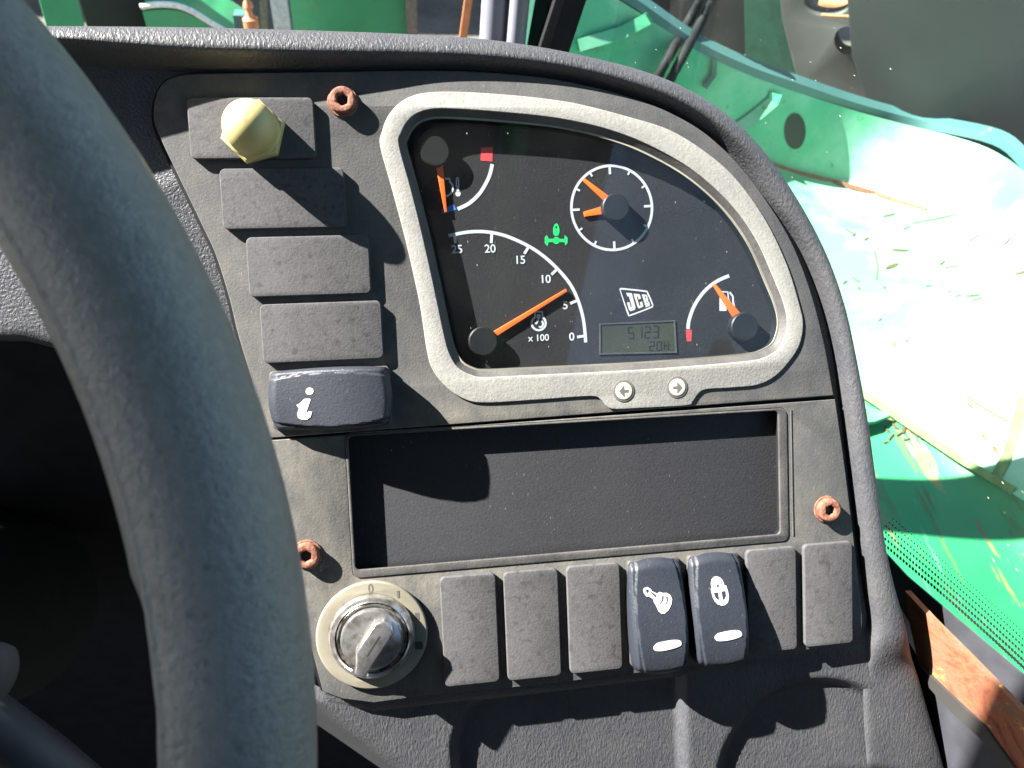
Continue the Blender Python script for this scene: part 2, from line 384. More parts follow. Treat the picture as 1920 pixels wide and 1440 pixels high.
BZ_O = [(713, 275), (716, 248), (727, 219), (748, 194), (776, 179), (812, 173), (873, 173), (973, 180), (1073, 193), (1173, 218), (1257, 245), (1330, 291), (1383, 340), (1436, 415), (1475, 497), (1497, 567), (1505, 607), (1498, 647), (1477, 680), (1450, 707), (1417, 722), (1367, 727), (1323, 730), (1308, 739), (1298, 753), (1286, 760), (1200, 765), (1152, 767), (1138, 762), (1127, 750), (1113, 743), (1067, 745), (1000, 750), (906, 755), (868, 747), (836, 725), (811, 693), (800, 655), (787, 570), (762, 457), (735, 355)]
BZ_I = [(748, 272), (752, 250), (763, 229), (780, 214), (804, 206), (836, 204), (907, 208), (1007, 217), (1073, 227), (1140, 243), (1207, 268), (1280, 307), (1336, 350), (1383, 399), (1420, 455), (1449, 520), (1468, 567), (1475, 600), (1472, 627), (1460, 653), (1433, 670), (1400, 677), (1300, 686), (1167, 695), (1000, 703), (910, 707), (884, 703), (860, 690), (845, 668), (834, 634), (813, 535), (792, 441), (770, 353)]
bz_o = pxs(cat_rom(BZ_O, 5), .4); bz_i = pxs(cat_rom(BZ_I, 5), .4)
def inset(loop, d):
    n = len(loop); o = []
    A_ = sum(loop[i][0]*loop[(i+1) % n][1]-loop[(i+1) % n][0]*loop[i][1] for i in range(n)); s = 1 if A_ > 0 else -1
    for i in range(n):
        t = np.array(loop[(i+1) % n])-np.array(loop[i-1]); t = t/(np.linalg.norm(t)+1e-9); o.append((loop[i][0]-s*t[1]*d, loop[i][1]+s*t[0]*d))
    return o
plate('fascia_upper', [pxs(up_px, 0), inset(bz_i, -.6)], -3.5, 0, 'fascia_plastic', dash, .5, DAT)
plate('fascia_lower', [pxs(cat_rom(lo_px[2:8], 4, False)+lo_px[8:]+lo_px[:2], 0), slot_out], -3.5, 0, 'fascia_plastic', dash, .4, DAT)
plate('slot_frame', [slot_out, slot_in], -1.0, .45, 'wall_plastic', dash, .4, DAT)
_l0 = slot_in; _l1 = inset(slot_in, -1.6); n_ = len(_l0)
link('slot_wall', mesh_from([(x*.001, y*.001, .0392) for x, y in _l0]+[(x*.001, y*.001, .0345) for x, y in _l1], [(i, (i+1) % n_, n_+(i+1) % n_, n_+i) for i in range(n_)]), 'rubber_black', dash)
plate('slot_cover', [inset(rrect(0, 0, 182, 54.2, 2.0), -1.8)], -8, -5.2, 'slot_plastic', dash, .3, DAT)
# right-hand seam of the lower fascia
plate('seam_bead', [stroke([(187.9, 0.2), (188.1, -55.5)], .5)], -.4, .35, 'wall_plastic', dash, .15, DAT)
fa_all = cat_rom([(605, 1296)]+FA_L[1:]+FA_T, 6, False)+FA_R+FA_B
plate('gap_shade_plate', [inset(pxs(fa_all, 0), -1.7), inset(bz_i, -.7), inset(slot_in, -1.9)], -4.15, -3.6, 'rubber_black', dash, 0, DAT)  # black plate standing in for the shade of the gap round the fascia
# base plate under the fascia (also the flat area left of it)
BASE = [(-420, 80), (300, 84), (900, 95), (1100, 130), (1280, 195), (1400, 280), (1480, 390), (1545, 520), (1585, 680), (1610, 850), (1628, 1020), (1640, 1150), (1625, 1225), (1560, 1240), (1000, 1310), (700, 1345), (606, 1325), (560, 1180), (470, 950), (330, 770), (150, 668), (40, 640), (-420, 632)]
slot_floor = -5.2
plate('base_moulding', [pxs(BASE, -4.2), inset(bz_i, -.7), inset(slot_in, -1.9)], -60, -4.2, 'base_plastic', dash, 5, DAT)
# hood and right-hand rim: lofted along the fascia edge
ST = [  # inner px, outer silhouette px, crest height
    ((-420, 116), (-420, 44), 18), ((-150, 117), (-150, 45), 18), ((120, 120), (120, 47), 14.5), ((290, 130), (300, 48.5), 11), ((420, 134), (440, 51), 9), ((640, 132), (650, 57.5), 6.5),
    ((770, 129), (780, 63), 5), ((890, 131), (900, 71), 4.5), ((1010, 141), (1010, 86), 4.2), ((1100, 157), (1110, 106), 4.1), ((1185, 180), (1205, 131), 4.1), ((1255, 206), (1290, 165), 4.1), ((1325, 246), (1372, 218), 4.1),
    ((1390, 305), (1442, 293), 4), ((1446, 378), (1500, 382), 4), ((1500, 455), (1548, 478), 3.9), ((1545, 560), (1582, 575), 3.8), ((1570, 660), (1605, 680), 3.528), ((1587, 780), (1626, 795), 3.36), ((1602, 900), (1641, 905), 3.36),
    ((1617, 1020), (1657, 1015), 3.36), ((1630, 1110), (1673, 1090), 3.36), ((1640, 1165), (1690, 1150), 2.94), ((1636, 1215), (1706, 1208), 2.1), ((1632, 1290), (1728, 1262), 0.84), ((1634, 1370), (1752, 1350), 0), ((1640, 1450), (1777, 1446), -0.84), ((1650, 1600), (1815, 1600), -1.68)]
V = []; NR = 14
st_in = cat_rom([s[0] for s in ST], 5, False); st_out = cat_rom([s[1] for s in ST], 5, False); st_h = cat_rom([(s[2], 0) for s in ST], 5, False)
for i, (ip, op, hh) in enumerate(zip(st_in, st_out, st_h)):
    h = hh[0]; a = np.array(P(*ip, -2)); o_ = np.array(P(*op, h-3.4)); d = (o_-a); L = np.linalg.norm(d); d = d/L
    low = min(1, max(0, (h-1)/4)); b0 = -5.4+.8*sst((ip[0]-1330)/180) if h > 3 else -4.6+ (3-h)*.3
    pr = [(-1.5, b0-1), (0, b0), (.06*L, b0+(h-b0)*.32), (.15*L, b0+(h-b0)*.68), (.24*L, b0+(h-b0)*.90), (.32*L, h-.3), (.41*L, h), (.58*L, h-.5), (.82*L, h-1.9), (L, h-4.0), (L+.7, h-6), (L+1.2, h-14), (L+3, -45), (L+5, -80)]
    if ip[0] > 1330:
        k = sst((ip[0]-1330)/180)
        pr2 = [(-1.5, b0-1), (0, max(b0, h-3.2)), (.12*L, h-1.5), (.34*L, h-.35), (.52*L, h), (.66*L, h-.1), (.78*L, h-.4), (.88*L, h-1), (.96*L, h-1.9), (L, h-3), (L+.5, h-6), (L+1, h-14), (L+3, -45), (L+5, -80)]
        pr = [(x0*(1-k)+x1*k, y0*(1-k)+y1*k) for (x0, y0), (x1, y1) in zip(pr, pr2)]
    if h < 2.6:
        k = sst((2.6-h)/1.8)
        pr3 = [(-1.5, -5.2), (0, -3.9), (.12*L, -3.7), (.34*L, -3.3), (.52*L, -3.1), (.66*L, -3.2), (.78*L, -3.6), (.88*L, -4.3), (.96*L, -5.3), (L, -6.6), (L+.5, -9), (L+1, -16), (L+3, -45), (L+5, -80)]
        pr = [(x0*(1-k)+x1*k, y0*(1-k)+y1*k) for (x0, y0), (x1, y1) in zip(pr, pr3)]
    for x, w in pr: q = a+d*x; V.append((q[0]*.001, q[1]*.001, (w+40)*.001))
ns = len(st_in)
F = [(i*NR+k, i*NR+k+1, (i+1)*NR+k+1, (i+1)*NR+k) for i in range(ns-1) for k in range(NR-1)]
hood = link('hood', mesh_from(V, F, True, 180), 'grain_plastic', dash)
sm = hood.modifiers.new('s', 'SUBSURF'); sm.levels = 2; sm.render_levels = 2
# lower dash with two cubby pockets
pk1a = P(842, 1304, -5); pk1b = P(1287, 1300, -5); pk2 = P(1530, 1462, -5)
V = []; F = []; NX, NY = 210, 90
for j in range(NY+1):
    t = j/NY
    for i in range(NX+1):
        s = i/NX
        tx = 500+(1652-500)*s; ty = 1330-140*max(0, (s-.16))/.84
        if s < .16: ty = 1296+32*sst(s/.16)
        bx = 520+(1660-520)*s; by = 1600
        px, py = tx+(bx-tx)*t, ty-22+(by-ty+22)*t
        u, v = P(px, py, -5); w = -5.0-1.5*t+(1.3+1.5*t)*sst((s-.80)/.20)*sst(t/.12)
        # left rolled edge
        ex = P(600+ max(0, (py-1318))*1.25, py, -5)[0]; dd = (u-ex)
        dq = max(0, 7-dd); w -= .03*dq*dq if dq < 20 else 12+1.2*(dq-20)
        # left pocket: rounded rectangle open towards the bottom
        lf = u < pk1a[0]+45; r = 25 if lf else 7
        qx = (pk1a[0]+r-u) if lf else (u-pk1b[0]+r); qy = v-(pk1a[1]+(u-pk1a[0])*.02)+r
        sd_ = math.hypot(max(qx, 0), max(qy, 0))+min(max(qx, qy), 0)-r
        w -= 5*sst((1.0-sd_)/5.0)
        sd2 = math.hypot(u-pk2[0], (v-pk2[1])*1.0)-P(1706, 1440, -5)[0]+pk2[0]
        w -= 4*sst((2-sd2)/6.0)
        V.append((u*.001, v*.001, (w+40)*.001))
for j in range(NY):
    for i in range(NX): a = j*(NX+1)+i; F.append((a, a+1, a+NX+2, a+NX+1))
link('lower_moulding', mesh_from(V, F, True, 180), 'grain_plastic', dash)
# blanking plates
bw, bh = 46.0, 22.8
bm_h = plate_mesh([rrect(0, 0, bw, bh, 2.2)], 0, 2.5, .5); bm_v = plate_mesh([rrect(0, 0, bh, bw, 2.2)], 0, 2.5, .5)
for (u, v) in ((-51.7, 130.9), (-41.8, 104.6), (-33.8, 78.8), (-30.3, 53.2)):
    o = link('blanking_plate', bm_h, 'blank_plastic', dash); o.location = Vector((u, v, 40.05))*.001
for (u, v) in ((33.3, -59.6), (59.4, -59.9), (85.9, -59.8), (165.2, -59.5), (191.7, -59.3)):
    o = link('blanking_plate', bm_v, 'blank_plastic', dash); o.location = Vector((u, v, 40.05))*.001
# rusty screws
for (px, py) in ((642, 187), (1556, 957), (574, 1043)):
    c = P(px, py, 3)
    sc = plate('screw', [circ(*c, 5.1, 32), circ(*c, 2.3, 6, .4)], 0, 4.0, 'rust_screw', dash, 1.0, DAT)
    plate('socket', [circ(*c, 2.6, 12)], 0, 1.4, 'mark_black', sc, 0, DAT)
    plate('washer', [circ(*c, 5.9, 32)], 0, .8, 'rust_screw', sc, .2, DAT)

b = NB('rust_stain'); tr_ = b.n('BsdfTransparent'); mx = b.n('MixShader'); b.color((.16, .10, .045)); b.set(.8)
gsp = b.n('TexGradient', gradient_type='SPHERICAL'); tcg = b.n('TexCoord'); mpg = b.n('Mapping'); b.l(tcg.outputs['Generated'], mpg.inputs[0]); mpg.inputs['Location'].default_value = (-1, -1, 0); mpg.inputs['Scale'].default_value = (2, 2, 0); b.l(mpg.outputs[0], gsp.inputs[0])
b.l(b.mul(b.mul(b.ramp(b.noise(260, 5), .3, .7), b.ramp(gsp.outputs['Fac'], .0, .6)), .75), mx.inputs[0]); b.l(tr_.outputs[0], mx.inputs[1]); b.l(b.b.outputs[0], mx.inputs[2]); b.l(mx.outputs[0], b.t.nodes['Material Output'].inputs[0]); MAT['rust_stain'] = b.m
for px, py, sx_, sy_ in ((1553, 992, 6, 12), (650, 200, 8, 8), (580, 1052, 8, 9)):
    c = P(px, py, 0); plate('rust_stain', [[(c[0]+sx_*math.cos(a), c[1]+sy_*math.sin(a)) for a in [2*math.pi*k/24 for k in range(24)]]], .03, .05, 'rust_stain', dash, 0, DAT)

# ------------------------------------------------------------------ bolt cap on the first blank
c = P(474, 246, 6)
nut = thing('bolt_cap', 'cream yellow domed hexagon nut cap on the topmost blanking plate', 'nut cap', (*c, 2.56))
plate('hex_base', [circ(*c, 11.9, 6, .25)], 2.56, 7.6, 'cap_yellow', nut, .9, (*c, 2.56))
link('dome', lathe([(10.3, 7.3), (10.1, 7.9), (9.6, 8.4), (9.5, 11)]+[(9.5*math.cos(k*math.pi/16), 13.4+9.5*math.sin(k*math.pi/16)) for k in range(8)]+[(0.01, 22.9)], 40, (*c, 2.56), c), 'cap_yellow', nut)

# ------------------------------------------------------------------ instrument cluster
DW = -6.8
CAT_ = (110, 75, DW-6)
clu = thing('instrument_cluster', 'instrument cluster with four gauges behind a clear lens in a silver bezel', 'instrument cluster', CAT_)
def cpl(name, loops, w0, w1, mat, parent=clu, bevel=0): return plate(name, loops, w0, w1, mat, parent, bevel, CAT_)
cpl('bezel', [bz_o, bz_i], .06, .85, 'silver_film', clu, .3)
bz_in1 = inset(bz_i, .3); bz_in2 = inset(bz_i, 2.6)
def ring(l0, w0, l1, w1, thick=0):
    n = len(l0); V = [((x-CAT_[0])*.001, (y-CAT_[1])*.001, (w0-CAT_[2])*.001) for x, y in l0]+[((x-CAT_[0])*.001, (y-CAT_[1])*.001, (w1-CAT_[2])*.001) for x, y in l1]
    return mesh_from(V, [(i, (i+1) % n, n+(i+1) % n, n+i) for i in range(n)])
link('bezel_wall', ring(bz_i, .5, bz_in2, -1.5), 'wall_plastic', clu)
cpl('lens_rim', [inset(bz_i, 2.3), inset(bz_i, 3.0)], -2.2, -1.4, 'edge_clear', clu, .2)
link('housing_wall', ring(inset(bz_i, 2.7), -2.1, inset(bz_i, 3.4), DW), 'hub_black', clu)
cpl('dial_face', [inset(bz_i, 1.5)], DW-1.5, DW, 'dial_black', clu)
cpl('lens', [inset(bz_i, 2.0)], -2.1, -1.6, 'lens_clear', clu)
cpl('back_housing', [inset(bz_i, 1.0)], DW-6, DW-1.6, 'hub_black', clu)
D1 = DW+.03; D2 = DW+.12
def D(px, py): return P(px, py, DW)
def dstroke(name, pxl, wd, mat, parent=clu, sm_=True, n=5): 
    q = cat_rom([D(*p) for p in pxl], n, False) if sm_ else [D(*p) for p in pxl]
    return cpl(name, [stroke(q, wd)], D1, D2, mat, parent)
ta = dstroke('tachometer_scale', [(841, 442), (879, 435), (914, 435), (950, 443), (990, 461), (1020, 481), (1047, 506), (1069, 533), (1083, 561), (1093, 595), (1097, 626), (1098, 642)], 1.35, 'print_white')
for a, b_ in (((852, 443), (854, 456)), ((922, 439), (921, 456)), ((991, 463), (983, 476)), ((1044, 505), (1034, 515)), ((1081, 564), (1069, 569)), ((1095, 630), (1082, 632))):
    cpl('tick', [stroke([D(*a), D(*b_)], 1.15)], D2, D2+.08, 'print_white', ta)
for s, x, y in (('25', 857, 468), ('20', 919, 467), ('15', 975, 488), ('10', 1022.5, 524), ('5', 1060, 573), ('0', 1072, 632)):
    q = D(x, y); text('numeral', s, 4.7, q[0], q[1], D2, 'print_white', ta, CAT_, .07)
q = D(1010, 634); text('multiplier', 'x 100', 3.9, q[0], q[1], D2, 'print_white', ta, CAT_, .05)
tg = dstroke('temperature_scale', [(858, 392), (880, 381), (899, 363), (913, 340), (919, 325), (923, 308)], 1.5, 'print_white')
cpl('hot_mark', [[D(902, 277), D(924, 276), D(923, 303), D(901, 301)]], D1, D2, 'mark_red', tg)
cpl('cold_mark', [[D(828, 392), D(850, 383), D(856, 393), D(829, 401)]], D1, D2, 'mark_blue', tg)
fg = dstroke('fuel_scale', [(1290, 617), (1292, 600), (1302, 573), (1320, 547), (1343, 528), (1367, 517)], 1.5, 'print_white')
cpl('empty_mark', [[D(1286, 618), D(1297, 619), D(1296, 640), D(1288, 640)]], D1, D2, 'mark_red', fg)
ck = D(1147.5, 390); ckr = 17.4
cs = cpl('clock_scale', [circ(*ck, ckr+.55, 72), circ(*ck, ckr-.55, 72)], D1, D2, 'print_white')
for k in range(12):
    a = math.pi*k/6+.03; l = 3.2 if k % 3 == 0 else 1.7; wd_ = 1.0 if k % 3 == 0 else .8
    cpl('tick', [stroke([(ck[0]+(ckr-.3)*math.cos(a), ck[1]+(ckr-.3)*math.sin(a)), (ck[0]+(ckr-.3-l)*math.cos(a), ck[1]+(ckr-.3-l)*math.sin(a))], wd_)], D2, D2+.08, 'print_white', cs)
# needles and hubs stand above the dial
NW = -5.8
def needle(p0, w0, p1, w1, wz=NW): 
    a, b_ = P(*p0, wz), P(*p1, wz); cpl('needle', [stroke([a, b_], [w0, w1])], wz-.5, wz+.5, 'needle_orange', clu, .18)
def hub(px, py, r, top=-2.4):
    c = P(px, py, top); link('needle_hub', lathe([(r, DW), (r, top-.5), (r-.5, top), (.01, top)], 40, CAT_, c), 'hub_black', clu)
needle((905, 640), 2.6, (1062, 544), 1.2); hub(906, 640, 6.0)
needle((822, 300), 3.0, (836, 398), 1.0); hub(815, 283, 6.0)
needle((1155, 388), 3.6, (1093, 336), 1.3); needle((1155, 389), 4.2, (1095, 402), 2.0, NW-.5); hub(1155, 388, 5.7)
needle((1397, 613), 4.6, (1338, 533), 1.2); hub(1397, 613, 6.2)
# engine-speed symbol
def icon(name, strokes, mat='print_white', parent=clu, fills=()):
    loops = []
    me = None; bmj = bmesh.new()
    for st, wd_ in strokes:
        m = plate_mesh([stroke([D(*p) for p in st], wd_)], D1, D2, 0, CAT_); bmj.from_mesh(m)
    for lp in fills:
        m = plate_mesh([[D(*p) for p in l] for l in lp], D1, D2, 0, CAT_); bmj.from_mesh(m)
    me = bpy.data.meshes.new('i'); bmj.to_mesh(me); bmj.free(); return link(name, me, mat, parent)
def arc(cx, cy, r, a0, a1, n=16): return [(cx+r*math.cos(math.radians(a0+(a1-a0)*k/n)), cy-r*math.sin(math.radians(a0+(a1-a0)*k/n))) for k in range(n+1)]
icon('engine_symbol', [(arc(1010, 606, 13.2, 118, 422)[0:1]+arc(1010, 606, 13.2, 118, 422)[1:], .9), ([(1003.5, 594), (1003, 584.5), (1017, 584.5), (1017, 594)], .8), ([(1010.5, 597), (1006, 605)], .7), (arc(1010, 607, 8, -60, 40, 8), .8)], fills=([[(1006.5, 589), (1013.5, 589), (1013, 597), (1006, 597)]], [[(1001, 604), (1009, 605), (1005, 609)]], [[(1009, 612), (1016, 611), (1013, 616)]]))
icon('coolant_symbol', [([(834, 335), (843, 335), (843.5, 341), (847.5, 345), (849.5, 351), (848.5, 357), (845, 363), (838.5, 368), (834, 366), (827, 360), (824, 354)], .75), ([(855.5, 350), (856, 335), (857.5, 333), (859.5, 334), (860, 350)], .5)], fills=([arc(858.8, 363.5, 5, 0, 360, 16)[:-1]], [[(856, 348), (860.6, 348), (861, 361), (856.3, 361)]]))
icon('fuel_symbol', [([(1353, 547), (1364.5, 547.5), (1366, 563)], .6), ([(1368, 548), (1374, 556), (1374.5, 566), (1376.5, 575)], .8), ([(1366, 562), (1369, 568)], .7)], fills=([[(1349, 558), (1349, 583), (1362, 583), (1362, 570)]],))
ax_ = icon('differential_lamp', [([(1027, 451), (1059, 451)], 1.3)], 'lamp_green', clu, fills=([arc(1043, 451, 6.5, 0, 360, 18)[:-1]], [[(1025, 441), (1028, 446), (1028, 456), (1026.5, 461.5), (1021.5, 456), (1021.5, 445)]], [[(1058.5, 441), (1064, 446), (1064, 456), (1060, 460), (1059, 456), (1058.5, 446)]], [[(1037, 434), (1037.5, 427), (1040, 421), (1043, 418.5), (1046, 421), (1048.5, 428), (1049, 435), (1047, 441), (1042, 443), (1038, 440)], [(1040.5, 428.5), (1042, 423.5), (1044, 423.5), (1045.5, 428.5)]]))
# maker's badge: slanted frame and letters
lg = cpl('badge_frame', [cat_rom([D(*p) for p in ((1162, 542), (1164, 540), (1168, 540), (1210, 544.5), (1214, 547), (1217, 552), (1224.5, 570), (1224, 574.5), (1221, 577.5), (1184, 592), (1179.5, 592), (1176.5, 589), (1162.5, 546))], 4), cat_rom([D(*p) for p in ((1164.6, 544), (1168, 543.2), (1209.5, 547.7), (1213.5, 551.5), (1221.5, 570), (1220, 574.8), (1183, 589.2), (1178.8, 587), (1164.4, 547))], 4)], D1, D2, 'print_white')
def letter(lps):
    mx_ = sum(p[0] for p in lps[0])/len(lps[0]); sq = lambda x: 930+(mx_-930)*1.0+(x-mx_)*.86
    cpl('letter', [[D(1110+sq(x)/10.667, 530+(380+(y-380)*.92)/10.667) for x, y in lp] for lp in lps], D1, D2, 'icon_white', lg)
letter([[(668, 185), (800, 195), (890, 510), (870, 560), (770, 590), (735, 560), (685, 400), (745, 388), (775, 490), (800, 488), (735, 270), (695, 262)]])
letter([[(820, 205), (945, 215), (965, 240), (985, 320), (930, 335), (910, 265), (885, 270), (945, 470), (975, 460), (955, 395), (1010, 375), (1040, 470), (1030, 495), (935, 530), (905, 500), (815, 225)]])
letter([[(975, 220), (1075, 225), (1100, 245), (1130, 345), (1120, 365), (1145, 375), (1170, 450), (1160, 475), (1068, 505)], [(1045, 265), (1065, 262), (1078, 305), (1060, 315)], [(1085, 385), (1102, 380), (1112, 405), (1092, 412)]])
# hour meter display
lcd = cpl('display', [[D(1126, 609), D(1263, 603), D(1266, 659), D(1126, 662)]], D1, D2, 'lcd_green')
cpl('display_frame', [[D(1123.5, 606.5), D(1265.5, 600), D(1269, 661.5), D(1123.5, 665)], [D(1126, 609), D(1263, 603), D(1266, 659), D(1126, 662)]], D1, D2+.3, 'wall_plastic', lcd)
SEG = {'0': 'abcdef', '1': 'bc', '2': 'abged', '3': 'abgcd', '5': 'afgcd', '7': 'abc', '8': 'abcdefg', 'H': 'bcefg'}
def seg7(ch, x, y, w, h, lw):
    bmj = bmesh.new(); s = -.03
    T = {'a': ((x, y), (x+w, y)), 'b': ((x+w, y), (x+w, y+h/2)), 'c': ((x+w, y+h/2), (x+w, y+h)), 'd': ((x, y+h), (x+w, y+h)), 'e': ((x, y+h/2), (x, y+h)), 'f': ((x, y), (x, y+h/2)), 'g': ((x, y+h/2), (x+w, y+h/2))}
    for k in SEG[ch]: bmj.from_mesh(plate_mesh([stroke([D(*T[k][0]), D(*T[k][1])], lw)], D2, D2+.08, 0, CAT_))
    me = bpy.data.meshes.new('s'); bmj.to_mesh(me); bmj.free(); link('digit', me, 'lcd_segment', lcd)
for i, ch in enumerate('5123'): seg7(ch, 1178+i*15.5, 613.5-i*.6, 9.5, 21, .55)
for i, ch in enumerate('20H'): seg7(ch, 1218+i*13.5, 641-i*.5, 8, 16, .45)
# two buttons on the bezel
for px, py, s in ((1169.5, 733, -1), (1269.5, 726, 1)):
    c = P(px, py, 1); bt = link('button', plate_mesh([circ(*c, 4.6, 40)], .85, 1.1, .1, CAT_), 'mark_grey', clu)
    cpl('button_cap', [circ(*c, 3.55, 36)], 1.1, 1.3, 'button_white', bt, .08)
    cpl('arrow', [[(c[0]+s*x, c[1]+y-.1) for x, y in ((-1.9, .55), (-.1, .55), (-.1, 2.5), (2.1, 0), (-.1, -2.5), (-.1, -.55), (-1.9, -.55))]], 1.3, 1.38, 'mark_grey', bt)

# ------------------------------------------------------------------ rocker switches
def rocker(name, label, u, v, horiz, lowend):
    """46 x 22.8 rocker; low end towards the start of the long axis"""
    o = thing(name, label, 'switch', (u, v, .05), 'rocker switches in the fascia')
    L, B = 46.0, 22.8
    NA, NB_ = 64, 40; V = []; F = []
    top = lambda t: 5.6+6.6*sst((t+1)/2)+1.9*(1-t*t)
    def pos(a, b_):      # a across -1..1, b along -1..1
        bow = 1-.035*abs(b_)**3
        x = a*(B/2+.7)*(1-.075*b_*b_); y = b_*(L/2+.7)*(1-.085*a*a)
        return x, y
    def hgt(a, b_):
        z = top(b_)
        edge = .70+.14*(1-b_*b_) - .0
        z -= 1.0*sst((abs(a)-edge)/.035) + 1.7*sst((abs(a)-.86)/.14)**2
        z -= 2.4*sst((abs(b_)-.86)/.14)**2
        return z
    for j in range(NB_+1):
        for i in range(NA+1):
            a = -1+2*i/NA; b_ = -1+2*j/NB_; x, y = pos(a, b_); V.append((x, -y, hgt(a, b_)))
    for j in range(NB_):
        for i in range(NA): q = j*(NA+1)+i; F.append((q, q+NA+1, q+NA+2, q+1))
    rim = [i for i in range(NA+1)]+[j*(NA+1)+NA for j in range(1, NB_+1)]+[NB_*(NA+1)+i for i in range(NA-1, -1, -1)]+[j*(NA+1) for j in range(NB_-1, 0, -1)]
    n0 = len(V)
    for r_ in rim: x, y, z = V[r_]; V.append((x*.99, y*.985, 1.2))
    for k in range(len(rim)): F.append((rim[k], rim[(k+1) % len(rim)], n0+(k+1) % len(rim), n0+k))
    cx, cy = (B/2, -L/2)
    def place(me):
        if horiz: me.transform(Matrix.Rotation(math.pi/2, 4, 'Z')); me.transform(Matrix.Translation((L/2*.001, -B/2*.001, 0)))
        else: me.transform(Matrix.Translation((cx*.001, cy*.001, 0)))
        return me
    me = mesh_from([(x*.001, y*.001, z*.001) for x, y, z in V], F, True, 50)
    link('cap', place(me), 'rocker_plastic', o)
    link('switch_base', place(plate_mesh([rrect(-B/2, L/2, B, L, 1.8)], 0, 2.4, .4)), 'wall_plastic', o)
    def drape(loops, name_, mat, lift=.12):
        m = plate_mesh(loops, 0, .12, 0)
        bm = bmesh.new(); bm.from_mesh(m); bmesh.ops.triangulate(bm, faces=bm.faces); bmesh.ops.subdivide_edges(bm, edges=[e for e in bm.edges if e.calc_length() > .0015], cuts=3, use_grid_fill=True)
        for vt in bm.verts:
            a = vt.co.x*1000/(B/2); b_ = -vt.co.y*1000/(L/2); vt.co.z += (hgt(max(-1, min(1, a)), max(-1, min(1, b_)))+lift)*.001
        bm.to_mesh(m); bm.free(); m.shade_smooth(); return link(name_, place(m), mat, o)
    return o, drape
def pl_(pts, k, ox=0, oy=0): return [(x*k+ox, y*k+oy) for x, y in pts]
# washer / joystick switch
o, dr = rocker('rocker_switch', 'black rocker switch with white joystick boot symbol and indicator window', 112.2, -59.6, False, 0)
def zp(x, y): return ((x-432)/ (26.0)*.94, (760-y)/(27.5)*.94)
def zq(x, y): return ((x-1150)/(26.0)*.94, (725-y)/(27.5)*.94)
dr([[zp(*p) for p in ((255, 385), (300, 375), (335, 400), (345, 425), (405, 460), (440, 445), (480, 460), (520, 462), (560, 490), (577, 540), (560, 600), (520, 660), (470, 695), (430, 692), (400, 660), (380, 600), (358, 555), (355, 522), (310, 485), (275, 480), (250, 440), (248, 405))], [zp(*p) for p in ((275, 405), (300, 402), (318, 422), (305, 446), (282, 440))], [zp(*p) for p in ((326, 438), (346, 436), (400, 484), (386, 506))], [zp(*p) for p in ((462, 490), (484, 494), (476, 545), (430, 590), (420, 580), (456, 540))], [zp(*p) for p in ((508, 505), (530, 508), (528, 560), (495, 610), (486, 600), (510, 555))]], 'joystick_symbol', 'icon_white')
dr([[zp(*p) for p in cat_rom(((305, 1070), (345, 1030), (420, 1015), (540, 1008), (620, 1020), (640, 1055), (625, 1085), (540, 1110), (420, 1125), (340, 1118), (310, 1100)), 3)]], 'indicator_window', 'icon_white', .2)
o, dr = rocker('rocker_switch', 'black rocker switch with white padlock symbol and indicator window', 138.7, -59.6, False, 0)
dr([[zq(*p) for p in ((1040, 430), (1050, 425), (1048, 370), (1065, 320), (1095, 295), (1125, 290), (1165, 305), (1195, 340), (1210, 405), (1230, 405), (1245, 480), (1248, 540), (1230, 600), (1195, 628), (1150, 634), (1105, 615), (1070, 575), (1050, 520))], [zq(*p) for p in ((1070, 480), (1125, 475), (1128, 570), (1100, 555), (1080, 525))], [zq(*p) for p in ((1165, 470), (1218, 468), (1218, 530), (1195, 565), (1170, 572))], [zq(*p) for p in ((1072, 420), (1078, 370), (1100, 330), (1088, 380), (1092, 422))], [zq(*p) for p in ((1115, 395), (1140, 385), (1150, 415), (1118, 418))], [zq(*p) for p in ((1168, 360), (1180, 410), (1192, 408), (1182, 360))]], 'padlock_symbol', 'icon_white')
dr([[zq(*p) for p in cat_rom(((1025, 995), (1060, 955), (1150, 938), (1260, 932), (1335, 945), (1360, 985), (1345, 1015), (1260, 1038), (1150, 1048), (1060, 1040), (1035, 1020)), 3)]], 'indicator_window', 'icon_white', .2)
o, dr = rocker('rocker_switch', 'wide black rocker switch with white italic information letter', -28.4, 27.4, True, 0)
# local: along axis -> +u ; symbol upright in u,v : rotate -90 in local frame
def zi(x, y):            # 640x480 crop x3: centre of cap (545,610)
    du, dv = (x-528)/14.2, (608-y)/14.2; return (dv, -du)
dr([[zi(*p) for p in cat_rom(((402, 562), (408, 546), (423, 540), (440, 546), (444, 561), (436, 575), (418, 578), (406, 573)), 3)]], 'information_dot', 'icon_white')
dr([[zi(*p) for p in ((362, 626), (378, 614), (392, 600), (422, 600), (426, 606), (400, 670), (398, 680), (412, 668), (430, 672), (420, 700), (400, 714), (372, 713), (352, 702), (348, 682), (360, 650), (352, 640), (347, 632))]], 'information_letter', 'icon_white')

